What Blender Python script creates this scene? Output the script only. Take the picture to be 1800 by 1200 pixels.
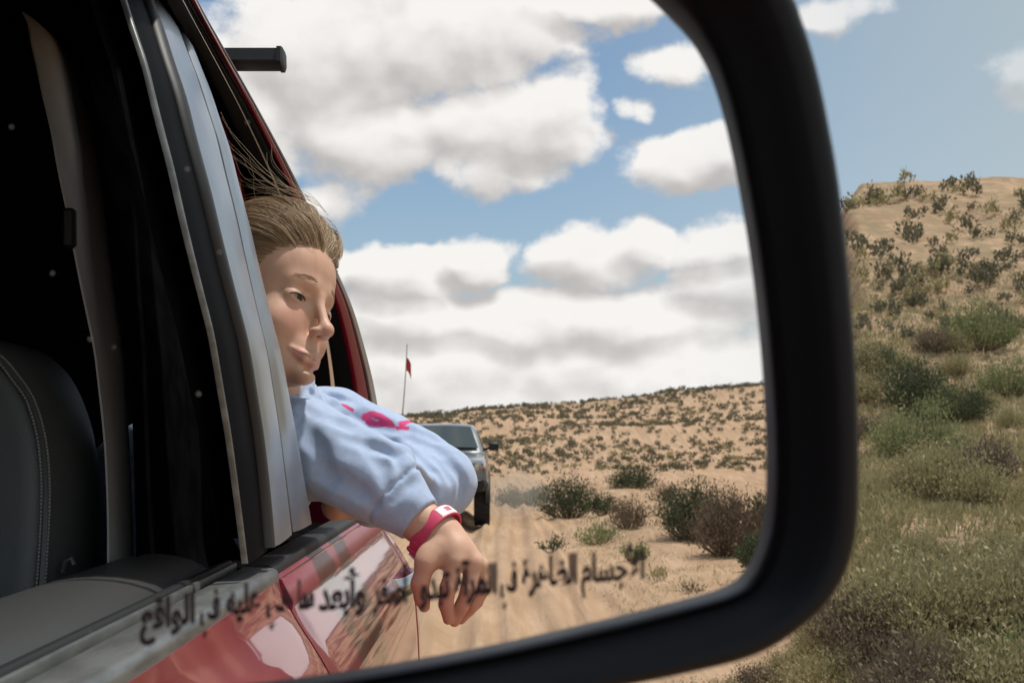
import bpy, math, random
import numpy as np
from mathutils import Vector, Matrix

# ------------------------------------------------------------------ set-up
for _o in list(bpy.data.objects):
    bpy.data.objects.remove(_o, do_unlink=True)
SC = bpy.context.scene
COL = SC.collection
rng = np.random.default_rng(7)
random.seed(7)

FPX, CX, CY = 2473.0, 860.0, 768.0      # focal length in photo pixels, vanishing point of the road
EYE = 1.70                              # eye height above the track

cam_d = bpy.data.cameras.new('camera')
cam = bpy.data.objects.new('camera', cam_d)
COL.objects.link(cam)
cam.location = (0, 0, EYE)
cam.rotation_euler = (math.radians(90), 0, 0)
cam_d.sensor_width = 36.0
cam_d.lens = FPX / 1800.0 * 36.0
cam_d.shift_x = (900 - CX) / 1800.0
cam_d.shift_y = (CY - 600) / 1800.0
cam_d.clip_start = 0.02
cam_d.clip_end = 6000
cam_d.dof.use_dof = True
cam_d.dof.focus_distance = 1.75
cam_d.dof.aperture_fstop = 21.0
SC.camera = cam

SUN_DIR = Vector((0.27, 0.13, 0.95)).normalized()    # towards the sun
SUN_EL = math.asin(SUN_DIR.z)
SUN_AZ = math.atan2(SUN_DIR.x, SUN_DIR.y)
sun_d = bpy.data.lights.new('sun', 'SUN')
sun_d.energy = 3.6
sun_d.angle = math.radians(2.5)
sun_d.color = (1.0, 0.95, 0.87)
sun = bpy.data.objects.new('sun', sun_d)
COL.objects.link(sun)
sun.rotation_euler = SUN_DIR.to_track_quat('Z', 'Y').to_euler()
sun.location = (0, 0, 50)

SC.view_settings.view_transform = 'Standard'
SC.view_settings.look = 'None'
SC.view_settings.exposure = 0.12
SC.view_settings.gamma = 1.0
SC.cycles.max_bounces = 7
SC.cycles.transparent_max_bounces = 12
SC.cycles.use_denoising = True


# ------------------------------------------------------------------ node helpers
class NT:
    """tiny expression helper over a node tree"""
    def __init__(self, tree):
        self.t = tree

    def node(self, kind, **kw):
        n = self.t.nodes.new(kind)
        for k, v in kw.items():
            setattr(n, k, v)
        return n

    def put(self, sock, v):
        if hasattr(v, 'is_linked') or isinstance(v, bpy.types.NodeSocket):
            self.t.links.new(v, sock)
        else:
            sock.default_value = v

    def m(self, op, a, b=None, c=None, clamp=False):
        n = self.node('ShaderNodeMath', operation=op, use_clamp=clamp)
        self.put(n.inputs[0], a)
        if b is not None:
            self.put(n.inputs[1], b)
        if c is not None:
            self.put(n.inputs[2], c)
        return n.outputs[0]

    def noise(self, vec, scale, detail=4, rough=0.55, dist=0.0, color=False):
        n = self.node('ShaderNodeTexNoise')
        if vec is not None:
            self.put(n.inputs['Vector'], vec)
        n.inputs['Scale'].default_value = scale
        n.inputs['Detail'].default_value = detail
        n.inputs['Roughness'].default_value = rough
        n.inputs['Distortion'].default_value = dist
        return n.outputs['Color' if color else 'Fac']

    def ramp(self, fac, stops):
        n = self.node('ShaderNodeValToRGB')
        self.put(n.inputs[0], fac)
        e = n.color_ramp.elements
        while len(e) < len(stops):
            e.new(0.5)
        for i, (p, c) in enumerate(stops):
            e[i].position = p
            e[i].color = c if len(c) == 4 else (*c, 1)
        return n.outputs[0]

    def smooth(self, v, a, b):
        n = self.node('ShaderNodeMapRange', interpolation_type='SMOOTHSTEP')
        self.put(n.inputs[0], v)
        n.inputs[1].default_value = a
        n.inputs[2].default_value = b
        return n.outputs[0]

    def mix(self, fac, a, b, mode='MIX'):
        n = self.node('ShaderNodeMix', data_type='RGBA', blend_type=mode)
        self.put(n.inputs[0], fac)
        for i, v in ((6, a), (7, b)):
            if isinstance(v, tuple) and len(v) == 3:
                v = (*v, 1)
            self.put(n.inputs[i], v)
        return n.outputs[2]

    def sep(self, v):
        n = self.node('ShaderNodeSeparateXYZ')
        self.put(n.inputs[0], v)
        return n.outputs

    def comb(self, x, y, z):
        n = self.node('ShaderNodeCombineXYZ')
        for i, v in enumerate((x, y, z)):
            self.put(n.inputs[i], v)
        return n.outputs[0]

    def mapping(self, vec, scale=(1, 1, 1), rot=(0, 0, 0)):
        n = self.node('ShaderNodeMapping')
        self.put(n.inputs[0], vec)
        n.inputs['Scale'].default_value = scale
        n.inputs['Rotation'].default_value = rot
        return n.outputs[0]


# ------------------------------------------------------------------ world: sky with cumulus
world = bpy.data.worlds.new('World')
SC.world = world
world.use_nodes = True
wt = world.node_tree
wt.nodes.clear()
W = NT(wt)
sky = W.node('ShaderNodeTexSky', sky_type='NISHITA')
sky.sun_disc = False
sky.sun_elevation = SUN_EL
sky.sun_rotation = SUN_AZ
sky.altitude = 50
sky.air_density = 1.0
sky.dust_density = 1.6
sky.ozone_density = 2.0
direction = W.node('ShaderNodeTexCoord').outputs['Generated']
dx, dy, dz = W.sep(direction)
az0 = W.m('ARCTAN2', dx, dy)
el0 = W.m('ARCSINE', dz)

# cumulus banks: photo-measured sizes of the clouds, azimuth/elevation in radians
CLOUDS = [  # x, y, rx, ry, weight
    (560, 110, 250, 150, 1.0), (760, 60, 300, 110, 1.0), (650, 240, 200, 95, 1.0),
    (880, 215, 190, 100, 1.0), (985, 200, 95, 95, 1.0), (870, 295, 120, 62, 0.9), (1050, 10, 220, 45, 0.9),
    (560, 330, 110, 50, 0.6), (1190, 300, 135, 62, 1.0), (1270, 270, 110, 55, 0.9), (1190, 110, 75, 42, 0.5),
    (1120, 200, 30, 20, 0.45), (700, 480, 130, 55, 1.0), (840, 455, 80, 50, 0.95), (1040, 455, 135, 58, 1.0),
    (1130, 430, 90, 40, 0.8), (1280, 440, 130, 55, 0.95), (1300, 500, 200, 60, 0.9), (1480, 22, 90, 32, 0.6), (1830, 130, 90, 55, 0.7),
    (560, 480, 90, 50, 0.6), (430, 210, 170, 120, 0.9), (1010, 560, 420, 60, 1.0), (700, 560, 240, 60, 0.9),
]


def cloud_group():
    g = bpy.data.node_groups.new('cloud_density', 'ShaderNodeTree')
    g.interface.new_socket('Az', in_out='INPUT', socket_type='NodeSocketFloat')
    g.interface.new_socket('El', in_out='INPUT', socket_type='NodeSocketFloat')
    g.interface.new_socket('Density', in_out='OUTPUT', socket_type='NodeSocketFloat')
    g.interface.new_socket('Soft', in_out='OUTPUT', socket_type='NodeSocketFloat')
    G = NT(g)
    gi = G.node('NodeGroupInput')
    go = G.node('NodeGroupOutput')
    az, el = gi.outputs[0], gi.outputs[1]
    vec = G.comb(az, G.m('MULTIPLY', el, 1.25), 0.37)
    warp = G.noise(vec, 16, 3, 0.5, color=True)
    wx, wy, _ = G.sep(warp)
    az1 = G.m('ADD', az, G.m('MULTIPLY', G.m('SUBTRACT', wx, 0.5), 0.055))
    el1 = G.m('ADD', el, G.m('MULTIPLY', G.m('SUBTRACT', wy, 0.5), 0.040))
    D = None
    for (x, y, rx, ry, wgt) in CLOUDS:
        a = math.atan((x - CX) / FPX)
        e = math.atan((CY - y) / FPX * math.cos(a))
        ua = G.m('MULTIPLY', G.m('SUBTRACT', az1, a), FPX / rx)
        ue = G.m('MULTIPLY', G.m('SUBTRACT', el1, e), FPX / ry)
        r2 = G.m('ADD', G.m('MULTIPLY', ua, ua), G.m('MULTIPLY', ue, ue))
        v = G.m('MULTIPLY', G.m('SUBTRACT', 1.0, r2), wgt)
        D = v if D is None else G.m('SMOOTH_MAX', D, v, 0.18)
    # stratocumulus sheet that thickens to the horizon all the way round
    low = G.m('MULTIPLY', G.m('SUBTRACT', 0.105, el1), 14.0)
    low = G.m('MINIMUM', low, 0.75)
    D = G.m('SMOOTH_MAX', D, low, 0.2)
    # scattered cumulus over the rest of the sky
    far = G.noise(G.comb(az, G.m('MULTIPLY', el, 1.9), 2.2), 5.0, 3, 0.5)
    gen = G.m('MULTIPLY', G.m('SUBTRACT', far, 0.50), 6.0)
    out_a = G.smooth(G.m('ABSOLUTE', G.m('SUBTRACT', az, 0.02)), 0.40, 0.55)
    out_e = G.smooth(el, 0.33, 0.42)
    out = G.m('MAXIMUM', out_a, out_e)
    gen = G.m('SUBTRACT', gen, G.m('MULTIPLY', G.m('SUBTRACT', 1.0, out), 4.0))
    D = G.m('MAXIMUM', D, gen)
    D = G.m('MAXIMUM', D, -1.2)
    fb = G.noise(vec, 26, 10, 0.60)
    fb2 = G.noise(vec, 9, 3, 0.5)
    D = G.m('ADD', D, G.m('MULTIPLY', G.m('SUBTRACT', fb2, 0.5), 0.8))
    fb3 = G.noise(vec, 22, 2, 0.5)
    D_soft = G.m('ADD', D, G.m('MULTIPLY', G.m('SUBTRACT', fb3, 0.5), 1.0))
    D = G.m('ADD', D, G.m('MULTIPLY', G.m('SUBTRACT', fb, 0.5), 1.7))
    g.links.new(D, go.inputs[0])
    g.links.new(D_soft, go.inputs[1])
    return g


cg = cloud_group()


def cloud(az, el):
    n = W.node('ShaderNodeGroup')
    n.node_tree = cg
    W.put(n.inputs[0], az)
    W.put(n.inputs[1], el)
    return n.outputs[0], n.outputs[1]


D0, S0 = cloud(az0, el0)
D1, S1 = cloud(W.m('ADD', az0, 0.006), W.m('ADD', el0, 0.016))
alpha = W.smooth(D0, -0.12, 0.48)
lit = W.m('ADD', W.m('MULTIPLY', W.smooth(W.m('SUBTRACT', S0, S1), -0.55, 0.40), 0.72), W.m('MULTIPLY', W.smooth(W.m('SUBTRACT', D0, D1), -0.7, 0.5), 0.36))
thick = W.smooth(D0, 0.3, 1.6)
lit = W.m('SUBTRACT', lit, W.m('MULTIPLY', thick, 0.16), clamp=True)
lit = W.m('ADD', lit, W.m('MULTIPLY', W.m('SUBTRACT', 1.0, W.smooth(el0, 0.03, 0.13)), 0.12), clamp=True)
cloud_col = W.mix(lit, (4.7, 4.5, 4.4), (8.6, 8.4, 8.1))
blue = W.mix(1.0, sky.outputs[0], (0.78, 0.91, 0.97), 'MULTIPLY')
veil = W.mix(W.m('MULTIPLY', W.smooth(W.m('SUBTRACT', az0, W.m('MULTIPLY', el0, -0.2)), 0.02, 0.50), 0.95), blue, (3.95, 4.75, 5.15))
hz = W.m('MULTIPLY', W.m('SUBTRACT', 1.0, W.smooth(el0, 0.0, 0.30)), 0.30)
veil = W.mix(hz, veil, (6.6, 7.4, 8.0))
thin = W.m('MULTIPLY', alpha, W.m('SUBTRACT', 1.0, W.m('MULTIPLY', W.smooth(az0, 0.12, 0.42), 0.60)))
skycol = W.mix(thin, veil, cloud_col)
bg = W.node('ShaderNodeBackground')
W.put(bg.inputs[0], skycol)
bg.inputs[1].default_value = 0.10
wo = W.node('ShaderNodeOutputWorld')
wt.links.new(bg.outputs[0], wo.inputs[0])
world.cycles.sampling_method = 'MANUAL'
world.cycles.sample_map_resolution = 512


# ------------------------------------------------------------------ materials
def mat(name, col, rough=0.6, metal=0.0, coat=0.0, spec=0.5, var=0.0, vscale=8.0, bump=0.0, bscale=60.0, bdist=0.002,
        sss=0.0, coat_rough=0.03, stretch=(1, 1, 1), col2=None, attr=None, attr_col=None, rvar=0.0):
    mt = bpy.data.materials.new(name)
    mt.use_nodes = True
    T = NT(mt.node_tree)
    b = mt.node_tree.nodes['Principled BSDF']
    b.inputs['Roughness'].default_value = rough
    b.inputs['Metallic'].default_value = metal
    b.inputs['Coat Weight'].default_value = coat
    b.inputs['Coat Roughness'].default_value = coat_rough
    b.inputs['Specular IOR Level'].default_value = spec
    if sss:
        b.inputs['Subsurface Weight'].default_value = sss
        b.inputs['Subsurface Radius'].default_value = (0.012, 0.005, 0.003)
        b.inputs['Subsurface Scale'].default_value = 1.0
    co = T.mapping(T.node('ShaderNodeTexCoord').outputs['Object'], scale=stretch)
    c = (*col, 1)
    if var or col2:
        n = T.noise(co, vscale, 5, 0.6)
        c2 = col2 or tuple(max(0.0, x * (1 - var)) for x in col)
        c1 = col if col2 else tuple(min(1.0, x * (1 + var)) for x in col)
        c = T.mix(T.smooth(n, 0.35, 0.65), c1, c2)
    if attr:
        a = T.node('ShaderNodeAttribute', attribute_name=attr)
        c = T.mix(a.outputs['Fac'], c, attr_col)
    T.put(b.inputs['Base Color'], c)
    if rvar:
        T.put(b.inputs['Roughness'], T.m('ADD', rough - rvar / 2, T.m('MULTIPLY', T.noise(co, vscale * 2, 6, 0.65), rvar)))
    if bump:
        bn = T.node('ShaderNodeBump')
        bn.inputs['Strength'].default_value = bump
        bn.inputs['Distance'].default_value = bdist
        T.put(bn.inputs['Height'], T.noise(co, bscale, 5, 0.6))
        T.put(b.inputs['Normal'], bn.outputs[0])
    return mt


def leather(name, col, scale=260):
    mt = mat(name, col, rough=0.40, spec=0.75)
    T = NT(mt.node_tree)
    b = mt.node_tree.nodes['Principled BSDF']
    co = T.node('ShaderNodeTexCoord').outputs['Object']
    v = T.node('ShaderNodeTexVoronoi', feature='DISTANCE_TO_EDGE')
    T.put(v.inputs['Vector'], co)
    v.inputs['Scale'].default_value = scale
    h = T.m('ADD', T.smooth(v.outputs['Distance'], 0.0, 0.16), T.m('MULTIPLY', T.noise(co, scale * 1.7, 3), 0.5))
    bn = T.node('ShaderNodeBump')
    bn.inputs['Strength'].default_value = 0.22
    bn.inputs['Distance'].default_value = 0.0008
    T.put(bn.inputs['Height'], h)
    T.put(b.inputs['Normal'], bn.outputs[0])
    return mt


def leaf_mat(name, c1, c2, c3):
    mt = mat(name, c1, rough=0.65, spec=0.25)
    T = NT(mt.node_tree)
    b = mt.node_tree.nodes['Principled BSDF']
    g = T.node('ShaderNodeNewGeometry')
    oi = T.node('ShaderNodeObjectInfo')
    f = T.m('ADD', T.m('MULTIPLY', g.outputs['Random Per Island'], 0.75), T.m('MULTIPLY', oi.outputs['Random'], 0.25))
    T.put(b.inputs['Base Color'], T.ramp(f, [(0.0, c1), (0.5, c2), (1.0, c3)]))
    tr = T.node('ShaderNodeBsdfTranslucent')
    T.put(tr.inputs[0], (*c2, 1))
    mx = T.node('ShaderNodeMixShader')
    mx.inputs[0].default_value = 0.32
    mt.node_tree.links.new(b.outputs[0], mx.inputs[1])
    mt.node_tree.links.new(tr.outputs[0], mx.inputs[2])
    mt.node_tree.links.new(mx.outputs[0], mt.node_tree.nodes['Material Output'].inputs[0])
    return mt


M = {}
M['red'] = mat('red_paint', (0.20, 0.006, 0.026), rough=0.32, coat=1.0, var=0.06, vscale=3, rvar=0.06)
M['red_dusty'] = mat('red_paint_dusty', (0.22, 0.022, 0.042), rough=0.5, coat=0.45, coat_rough=0.22, var=0.1, vscale=40)
M['trim'] = mat('satin_trim', (0.15, 0.155, 0.152), rough=0.40, metal=0.45, var=0.25, vscale=60, stretch=(1, .2, 1), rvar=0.2)
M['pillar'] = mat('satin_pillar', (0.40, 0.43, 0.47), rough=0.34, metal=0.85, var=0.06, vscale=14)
M['rubber'] = mat('black_rubber', (0.010, 0.010, 0.011), rough=0.55, bump=0.2, bscale=400, bdist=0.0005)
M['black_gloss'] = mat('black_gloss', (0.004, 0.004, 0.005), rough=0.6, var=0.2, spec=0.03)
M['chrome'] = mat('chrome', (0.62, 0.63, 0.65), rough=0.16, metal=1.0)
M['interior'] = mat('interior_black', (0.005, 0.005, 0.0055), rough=0.95, var=0.3, vscale=20, spec=0.0)
M['pad'] = leather('black_padded_vinyl', (0.034, 0.035, 0.035), 430)
M['seat'] = leather('black_leather', (0.100, 0.100, 0.098), 360)
M['thread'] = mat('grey_thread', (0.42, 0.40, 0.37), rough=0.8)
M['strap'] = mat('grey_webbing', (0.55, 0.52, 0.50), rough=0.85, bump=0.5, bscale=500, stretch=(1, 1, 0.2), bdist=0.0006, var=0.08)
M['dark_glass'] = mat('dark_glass', (0.008, 0.010, 0.011), rough=0.05, spec=0.5)
M['mirror_plastic'] = mat('black_mirror_plastic', (0.005, 0.005, 0.006), rough=0.46, spec=0.28, bump=0.25, bscale=700, bdist=0.0003, rvar=0.15, vscale=40)
M['truck_glass'] = mat('truck_windscreen', (0.035, 0.050, 0.055), rough=0.10, spec=0.6, coat=0.2)
M['ink'] = mat('dark_print', (0.030, 0.012, 0.018), rough=0.6)
M['dust'] = mat('dust_speck', (0.42, 0.41, 0.39), rough=0.9)
M['tyre'] = mat('tyre', (0.018, 0.018, 0.019), rough=0.85, var=0.3, vscale=10)
M['rim'] = mat('wheel_rim', (0.10, 0.10, 0.105), rough=0.35, metal=0.8)
M['truck'] = mat('grey_truck_paint', (0.20, 0.215, 0.225), rough=0.35, metal=0.4, coat=0.8, var=0.1, vscale=6)
M['truck_black'] = mat('truck_black_plastic', (0.012, 0.012, 0.013), rough=0.6)
M['lamp'] = mat('headlamp_lens', (0.55, 0.50, 0.42), rough=0.12, metal=0.5)
M['amber'] = mat('amber_lens', (0.60, 0.20, 0.04), rough=0.2)
M['flag'] = mat('red_flag', (0.55, 0.035, 0.03), rough=0.8)
M['pole'] = mat('flag_pole', (0.30, 0.27, 0.22), rough=0.6)
M['strap_pink'] = mat('pink_strap', (0.62, 0.055, 0.13), rough=0.5, bump=0.3, bscale=300, bdist=0.0006)
M['strap_white'] = mat('white_patch', (0.75, 0.70, 0.70), rough=0.5)
M['eye'] = mat('eye_white', (0.34, 0.31, 0.30), rough=0.15)
M['iris'] = mat('iris', (0.022, 0.024, 0.024), rough=0.3, spec=0.3)
M['lip_line'] = mat('lip_line', (0.20, 0.070, 0.062), rough=0.6)
M['lash'] = mat('lash_brown', (0.05, 0.030, 0.020), rough=0.7)
M['brow'] = mat('brow_hair', (0.46, 0.30, 0.20), rough=0.7)
M['wall_pale'] = mat('plaster', (0.42, 0.38, 0.33), rough=0.9, var=0.12, vscale=1.5)
M['dark_opening'] = mat('dark_opening', (0.03, 0.03, 0.03), rough=0.8)
M['twig'] = mat('dry_twig', (0.17, 0.125, 0.088), rough=0.9, var=0.3, vscale=5)
M['leaf'] = leaf_mat('shrub_leaf', (0.040, 0.058, 0.028), (0.075, 0.098, 0.050), (0.125, 0.140, 0.080))
M['leaf_tuft'] = leaf_mat('tuft_leaf', (0.10, 0.10, 0.062), (0.155, 0.148, 0.095), (0.235, 0.20, 0.135))
M['leaf_bright'] = leaf_mat('fresh_leaf', (0.145, 0.180, 0.070), (0.225, 0.255, 0.115), (0.330, 0.325, 0.170))
M['leaf_olive'] = leaf_mat('olive_leaf', (0.225, 0.215, 0.100), (0.335, 0.300, 0.155), (0.50, 0.42, 0.255))
M['leaf_dry'] = leaf_mat('dry_leaf', (0.120, 0.090, 0.062), (0.175, 0.135, 0.095), (0.250, 0.205, 0.150))


M['clear_glass'] = mat('windscreen_glass', (0.02, 0.025, 0.025), rough=0.05)
_t = NT(M['clear_glass'].node_tree)
_tr = _t.node('ShaderNodeBsdfTransparent')
_tr.inputs[0].default_value = (0.72, 0.76, 0.74, 1)
_mx = _t.node('ShaderNodeMixShader')
_mx.inputs[0].default_value = 0.85
_l = M['clear_glass'].node_tree.links
_l.new(M['clear_glass'].node_tree.nodes['Principled BSDF'].outputs[0], _mx.inputs[1])
_l.new(_tr.outputs[0], _mx.inputs[2])
_l.new(_mx.outputs[0], M['clear_glass'].node_tree.nodes['Material Output'].inputs[0])


# ------------------------------------------------------------------ object helpers
ORIG = {}


def P(px, py, d):
    """point at distance d (metres along the road) that the photo shows at pixel px, py"""
    return Vector(((px - CX) * d / FPX, d, EYE + (CY - py) * d / FPX))


def tag(o, label=None, cat=None, group=None, kind=None):
    if label:
        o['label'] = label
    if cat:
        o['category'] = cat
    if group:
        o['group'] = group
    if kind:
        o['kind'] = kind
    return o


def empty(name, loc, label=None, cat=None, group=None):
    o = bpy.data.objects.new(name, None)
    o.empty_display_size = 0.1
    COL.objects.link(o)
    o.location = loc
    ORIG[o.name] = np.array(loc, float)
    return tag(o, label, cat, group)


def link(name, me, parent=None, smooth=True, autosmooth=None):
    o = bpy.data.objects.new(name, me)
    COL.objects.link(o)
    if parent is not None:
        o.parent = parent
        ORIG[o.name] = ORIG[parent.name]
    else:
        ORIG[o.name] = np.zeros(3)
    return o


def mesh_obj(name, V, F, material, parent=None, smooth=True, attrs=None, sharp=None, loc=None):
    V = np.asarray(V, float).reshape(-1, 3)
    off = np.zeros(3)
    if parent is not None:
        off = ORIG[parent.name]
    elif loc is not None:
        off = np.array(loc, float)
    me = bpy.data.meshes.new(name)
    V = V - off
    if isinstance(F, np.ndarray) and F.ndim == 2:
        nf, k = F.shape
        me.vertices.add(len(V))
        me.vertices.foreach_set('co', V.astype(np.float32).ravel())
        me.loops.add(nf * k)
        me.loops.foreach_set('vertex_index', F.astype(np.int32).ravel())
        me.polygons.add(nf)
        me.polygons.foreach_set('loop_start', np.arange(0, nf * k, k, dtype=np.int32))
        me.update(calc_edges=True)
    else:
        me.from_pydata([tuple(v) for v in V], [], [tuple(int(i) for i in f) for f in F])
        me.update()
    me.validate()
    if smooth:
        me.polygons.foreach_set('use_smooth', np.ones(len(me.polygons), dtype=bool))
    if attrs:
        for k, a in attrs.items():
            at = me.attributes.new(k, 'FLOAT', 'POINT')
            at.data.foreach_set('value', np.asarray(a, np.float32))
    if isinstance(material, (list, tuple)):
        for mm in material:
            me.materials.append(mm)
    else:
        me.materials.append(material)
    if sharp is not None and smooth:
        me.set_sharp_from_angle(angle=math.radians(sharp))
    o = link(name, me, parent)
    if parent is None and loc is not None:
        o.location = loc
        ORIG[o.name] = off
    return o


class MB:
    """mesh collector"""
    def __init__(self):
        self.V, self.F = [], []

    def add(self, V, F):
        b = len(self.V)
        self.V += [tuple(v) for v in V]
        self.F += [tuple(i + b for i in f) for f in F]
        return self

    def box(self, a, b, bevel=0.0):
        (x0, y0, z0), (x1, y1, z1) = a, b
        if bevel <= 0:
            V = [(x, y, z) for x in (x0, x1) for y in (y0, y1) for z in (z0, z1)]
            F = [(0, 1, 3, 2), (4, 6, 7, 5), (0, 4, 5, 1), (2, 3, 7, 6), (0, 2, 6, 4), (1, 5, 7, 3)]
            return self.add(V, F)
        e = min(bevel, (x1 - x0) / 2.01, (y1 - y0) / 2.01, (z1 - z0) / 2.01)
        rings = []
        for (z, i) in ((z0, e), (z0 + e, 0), (z1 - e, 0), (z1, e)):
            rings.append([(x0 + i, y0 + e + i * .4, z), (x0 + e + i * .4, y0 + i, z), (x1 - e - i * .4, y0 + i, z), (x1 - i, y0 + e + i * .4, z),
                          (x1 - i, y1 - e - i * .4, z), (x1 - e - i * .4, y1 - i, z), (x0 + e + i * .4, y1 - i, z), (x0 + i, y1 - e - i * .4, z)])
        return self.loft(rings, True, True)

    def loft(self, rings, closed=True, caps=True):
        n = len(rings[0])
        V = [p for r in rings for p in r]
        F = []
        for i in range(len(rings) - 1):
            for j in range(n if closed else n - 1):
                k = (j + 1) % n
                F.append((i * n + j, i * n + k, (i + 1) * n + k, (i + 1) * n + j))
        if caps:
            F.append(tuple(range(n))[::-1])
            F.append(tuple((len(rings) - 1) * n + j for j in range(n)))
        return self.add(V, F)

    def tube(self, pts, r, n=8, caps=True):
        pts = [Vector(p) for p in pts]
        rs = r if isinstance(r, (list, tuple, np.ndarray)) else [r] * len(pts)
        rings = []
        ref = Vector((0.13, 0.31, 0.94))
        for i, p in enumerate(pts):
            t = (pts[min(i + 1, len(pts) - 1)] - pts[max(i - 1, 0)])
            if t.length < 1e-9:
                t = Vector((0, 0, 1))
            t.normalize()
            a = t.cross(ref)
            if a.length < 1e-3:
                a = t.cross(Vector((1, 0, 0)))
            a.normalize()
            b = t.cross(a)
            rings.append([tuple(p + (a * math.cos(2 * math.pi * j / n) + b * math.sin(2 * math.pi * j / n)) * rs[i]) for j in range(n)])
        return self.loft(rings, True, caps)

    def lathe(self, prof, c, axis='x', n=32):
        """profile (r, t) spun round an axis through c"""
        rings = []
        for j in range(n):
            a = 2 * math.pi * j / n
            ring = []
            for (r, t) in prof:
                if axis == 'x':
                    ring.append((c[0] + t, c[1] + r * math.cos(a), c[2] + r * math.sin(a)))
                elif axis == 'y':
                    ring.append((c[0] + r * math.cos(a), c[1] + t, c[2] + r * math.sin(a)))
                else:
                    ring.append((c[0] + r * math.cos(a), c[1] + r * math.sin(a), c[2] + t))
            rings.append(ring)
        m = len(prof)
        V = [p for r in rings for p in r]
        F = [(i * m + k, i * m + k + 1, ((i + 1) % n) * m + k + 1, ((i + 1) % n) * m + k) for i in range(n) for k in range(m - 1)]
        return self.add(V, F)

    def build(self, name, material, parent=None, smooth=True, sharp=35, loc=None):
        return mesh_obj(name, self.V, self.F, material, parent, smooth, sharp=sharp, loc=loc)


def spline(pts, n):
    """smooth resampling of a polyline (Catmull-Rom, by chord length)"""
    p = np.asarray([tuple(q) for q in pts], float)
    q = np.vstack([2 * p[0] - p[1], p, 2 * p[-1] - p[-2]])
    ln = np.r_[0, np.cumsum(np.linalg.norm(np.diff(p, axis=0), axis=1))]
    out = []
    for s in np.linspace(0, ln[-1], n):
        i = min(np.searchsorted(ln, s, side='right') - 1, len(p) - 2)
        t = (s - ln[i]) / max(ln[i + 1] - ln[i], 1e-12)
        a, b, c, d = q[i], q[i + 1], q[i + 2], q[i + 3]
        out.append(0.5 * (2 * b + (c - a) * t + (2 * a - 5 * b + 4 * c - d) * t * t + (3 * b - a - 3 * c + d) * t ** 3))
    return np.array(out)


def sstep(a, b, x):
    t = np.clip((x - a) / (b - a), 0, 1)
    return t * t * (3 - 2 * t)


def vnoise(x, y, seed=0):
    """value noise, vectorised"""
    x = np.asarray(x, float)
    y = np.asarray(y, float)
    xi, yi = np.floor(x).astype(np.int64), np.floor(y).astype(np.int64)
    fx, fy = x - xi, y - yi
    fx, fy = fx * fx * (3 - 2 * fx), fy * fy * (3 - 2 * fy)

    def h(a, b):
        n = (a * 374761393 + b * 668265263 + seed * 1442695041) & 0x7fffffff
        n = ((n ^ (n >> 13)) * 1274126177) & 0x7fffffff
        return ((n ^ (n >> 16)) & 0xffff) / 65535.0
    return (h(xi, yi) * (1 - fx) + h(xi + 1, yi) * fx) * (1 - fy) + (h(xi, yi + 1) * (1 - fx) + h(xi + 1, yi + 1) * fx) * fy - 0.5


# ------------------------------------------------------------------ terrain
BANK_Y = np.array([0, 3, 5, 8, 14, 22, 40, 60, 95, 400.])
BANK_Z = np.array([.35, .5, .72, .98, 1.62, 3.0, 9.0, 7.5, 5.5, 4.0])


def terrain(X, Y):
    X = np.asarray(X, float)
    Y = np.asarray(Y, float)
    a = np.clip(X / 110.0, -0.12, 0.5)
    top = EYE + 110 * (0.0175 + 0.095 * a)
    hill = sstep(48, 118, Y) * top
    hill = hill * (1 - 0.25 * sstep(118, 260, Y))
    hill = hill * sstep(-40, 10, Y)
    z = hill + sstep(45, 90, Y) * (vnoise(X / 9, Y / 9, 3) * 0.9 + vnoise(X / 3.1, Y / 3.1, 4) * 0.28)
    # verge right of the track, low mounds under the bushes
    edge = 1.35 + 0.25 * vnoise(Y / 3.0, Y * 0, 8) * 2
    verge = sstep(0, 1.5, X - edge - np.clip(Y - 28, 0, 40) * 0.03)
    z = z + verge * (0.14 + vnoise(X / 1.3, Y / 1.6, 5) * 0.22 + vnoise(X / .45, Y / .5, 6) * 0.07) * (1 - sstep(60, 90, Y))
    left = sstep(0, 2.5, -X - 3.2)
    z = z + left * (0.2 + vnoise(X / 2, Y / 2, 9) * 0.3)
    # ruts pressed into the track
    tr = (1 - verge) * (1 - left) * (1 - sstep(40, 70, Y))
    cx = X + 0.10 * np.sin(Y / 9.0)
    for (c, wd, am) in ((-1.75, .17, .08), (-1.28, .10, .05), (-.78, .14, .06), (-.25, .17, .085), (.12, .10, .05), (.55, .14, .075), (.95, .09, .05), (1.25, .12, .05)):
        u = (cx - c - 0.05 * np.sin(Y / 5 + c * 3)) / wd
        z = z - tr * am * np.exp(-u * u) + tr * am * 0.5 * np.exp(-((np.abs(u) - 1.5) / 0.5) ** 2)
    z = z + tr * (vnoise(X / .5, Y / 1.4, 11) * 0.03 + vnoise(X / .16, Y / .3, 12) * 0.012)
    # scrub bank beside the road on the right
    b = np.interp(Y, BANK_Y, BANK_Z) + vnoise(X / 2.3, Y / 2.3, 21) * np.clip(Y / 30, .1, .7) * (1 - .75 * sstep(30, 40, Y)) + vnoise(X / .8, Y / .8, 22) * .12
    yy = np.maximum(Y, 0.5)
    flank = X / yy + 0.014 * vnoise(Y / 2.2, Y / 5.0, 33) + 0.008 * vnoise(X / .6, Y / .7, 34)
    s = sstep(0.209, 0.262, flank) * sstep(3.5, 7.5, Y)
    s = s * (1 - sstep(70, 120, Y))
    z = z * (1 - s) + np.maximum(b, z) * s
    # our own car's wheels and the truck's stand at height 0
    return z


def grade(segs):
    v = [segs[0][0]]
    for (a, b, n) in segs:
        v += list(np.linspace(a, b, n + 1)[1:])
    return np.array(v)


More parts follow.
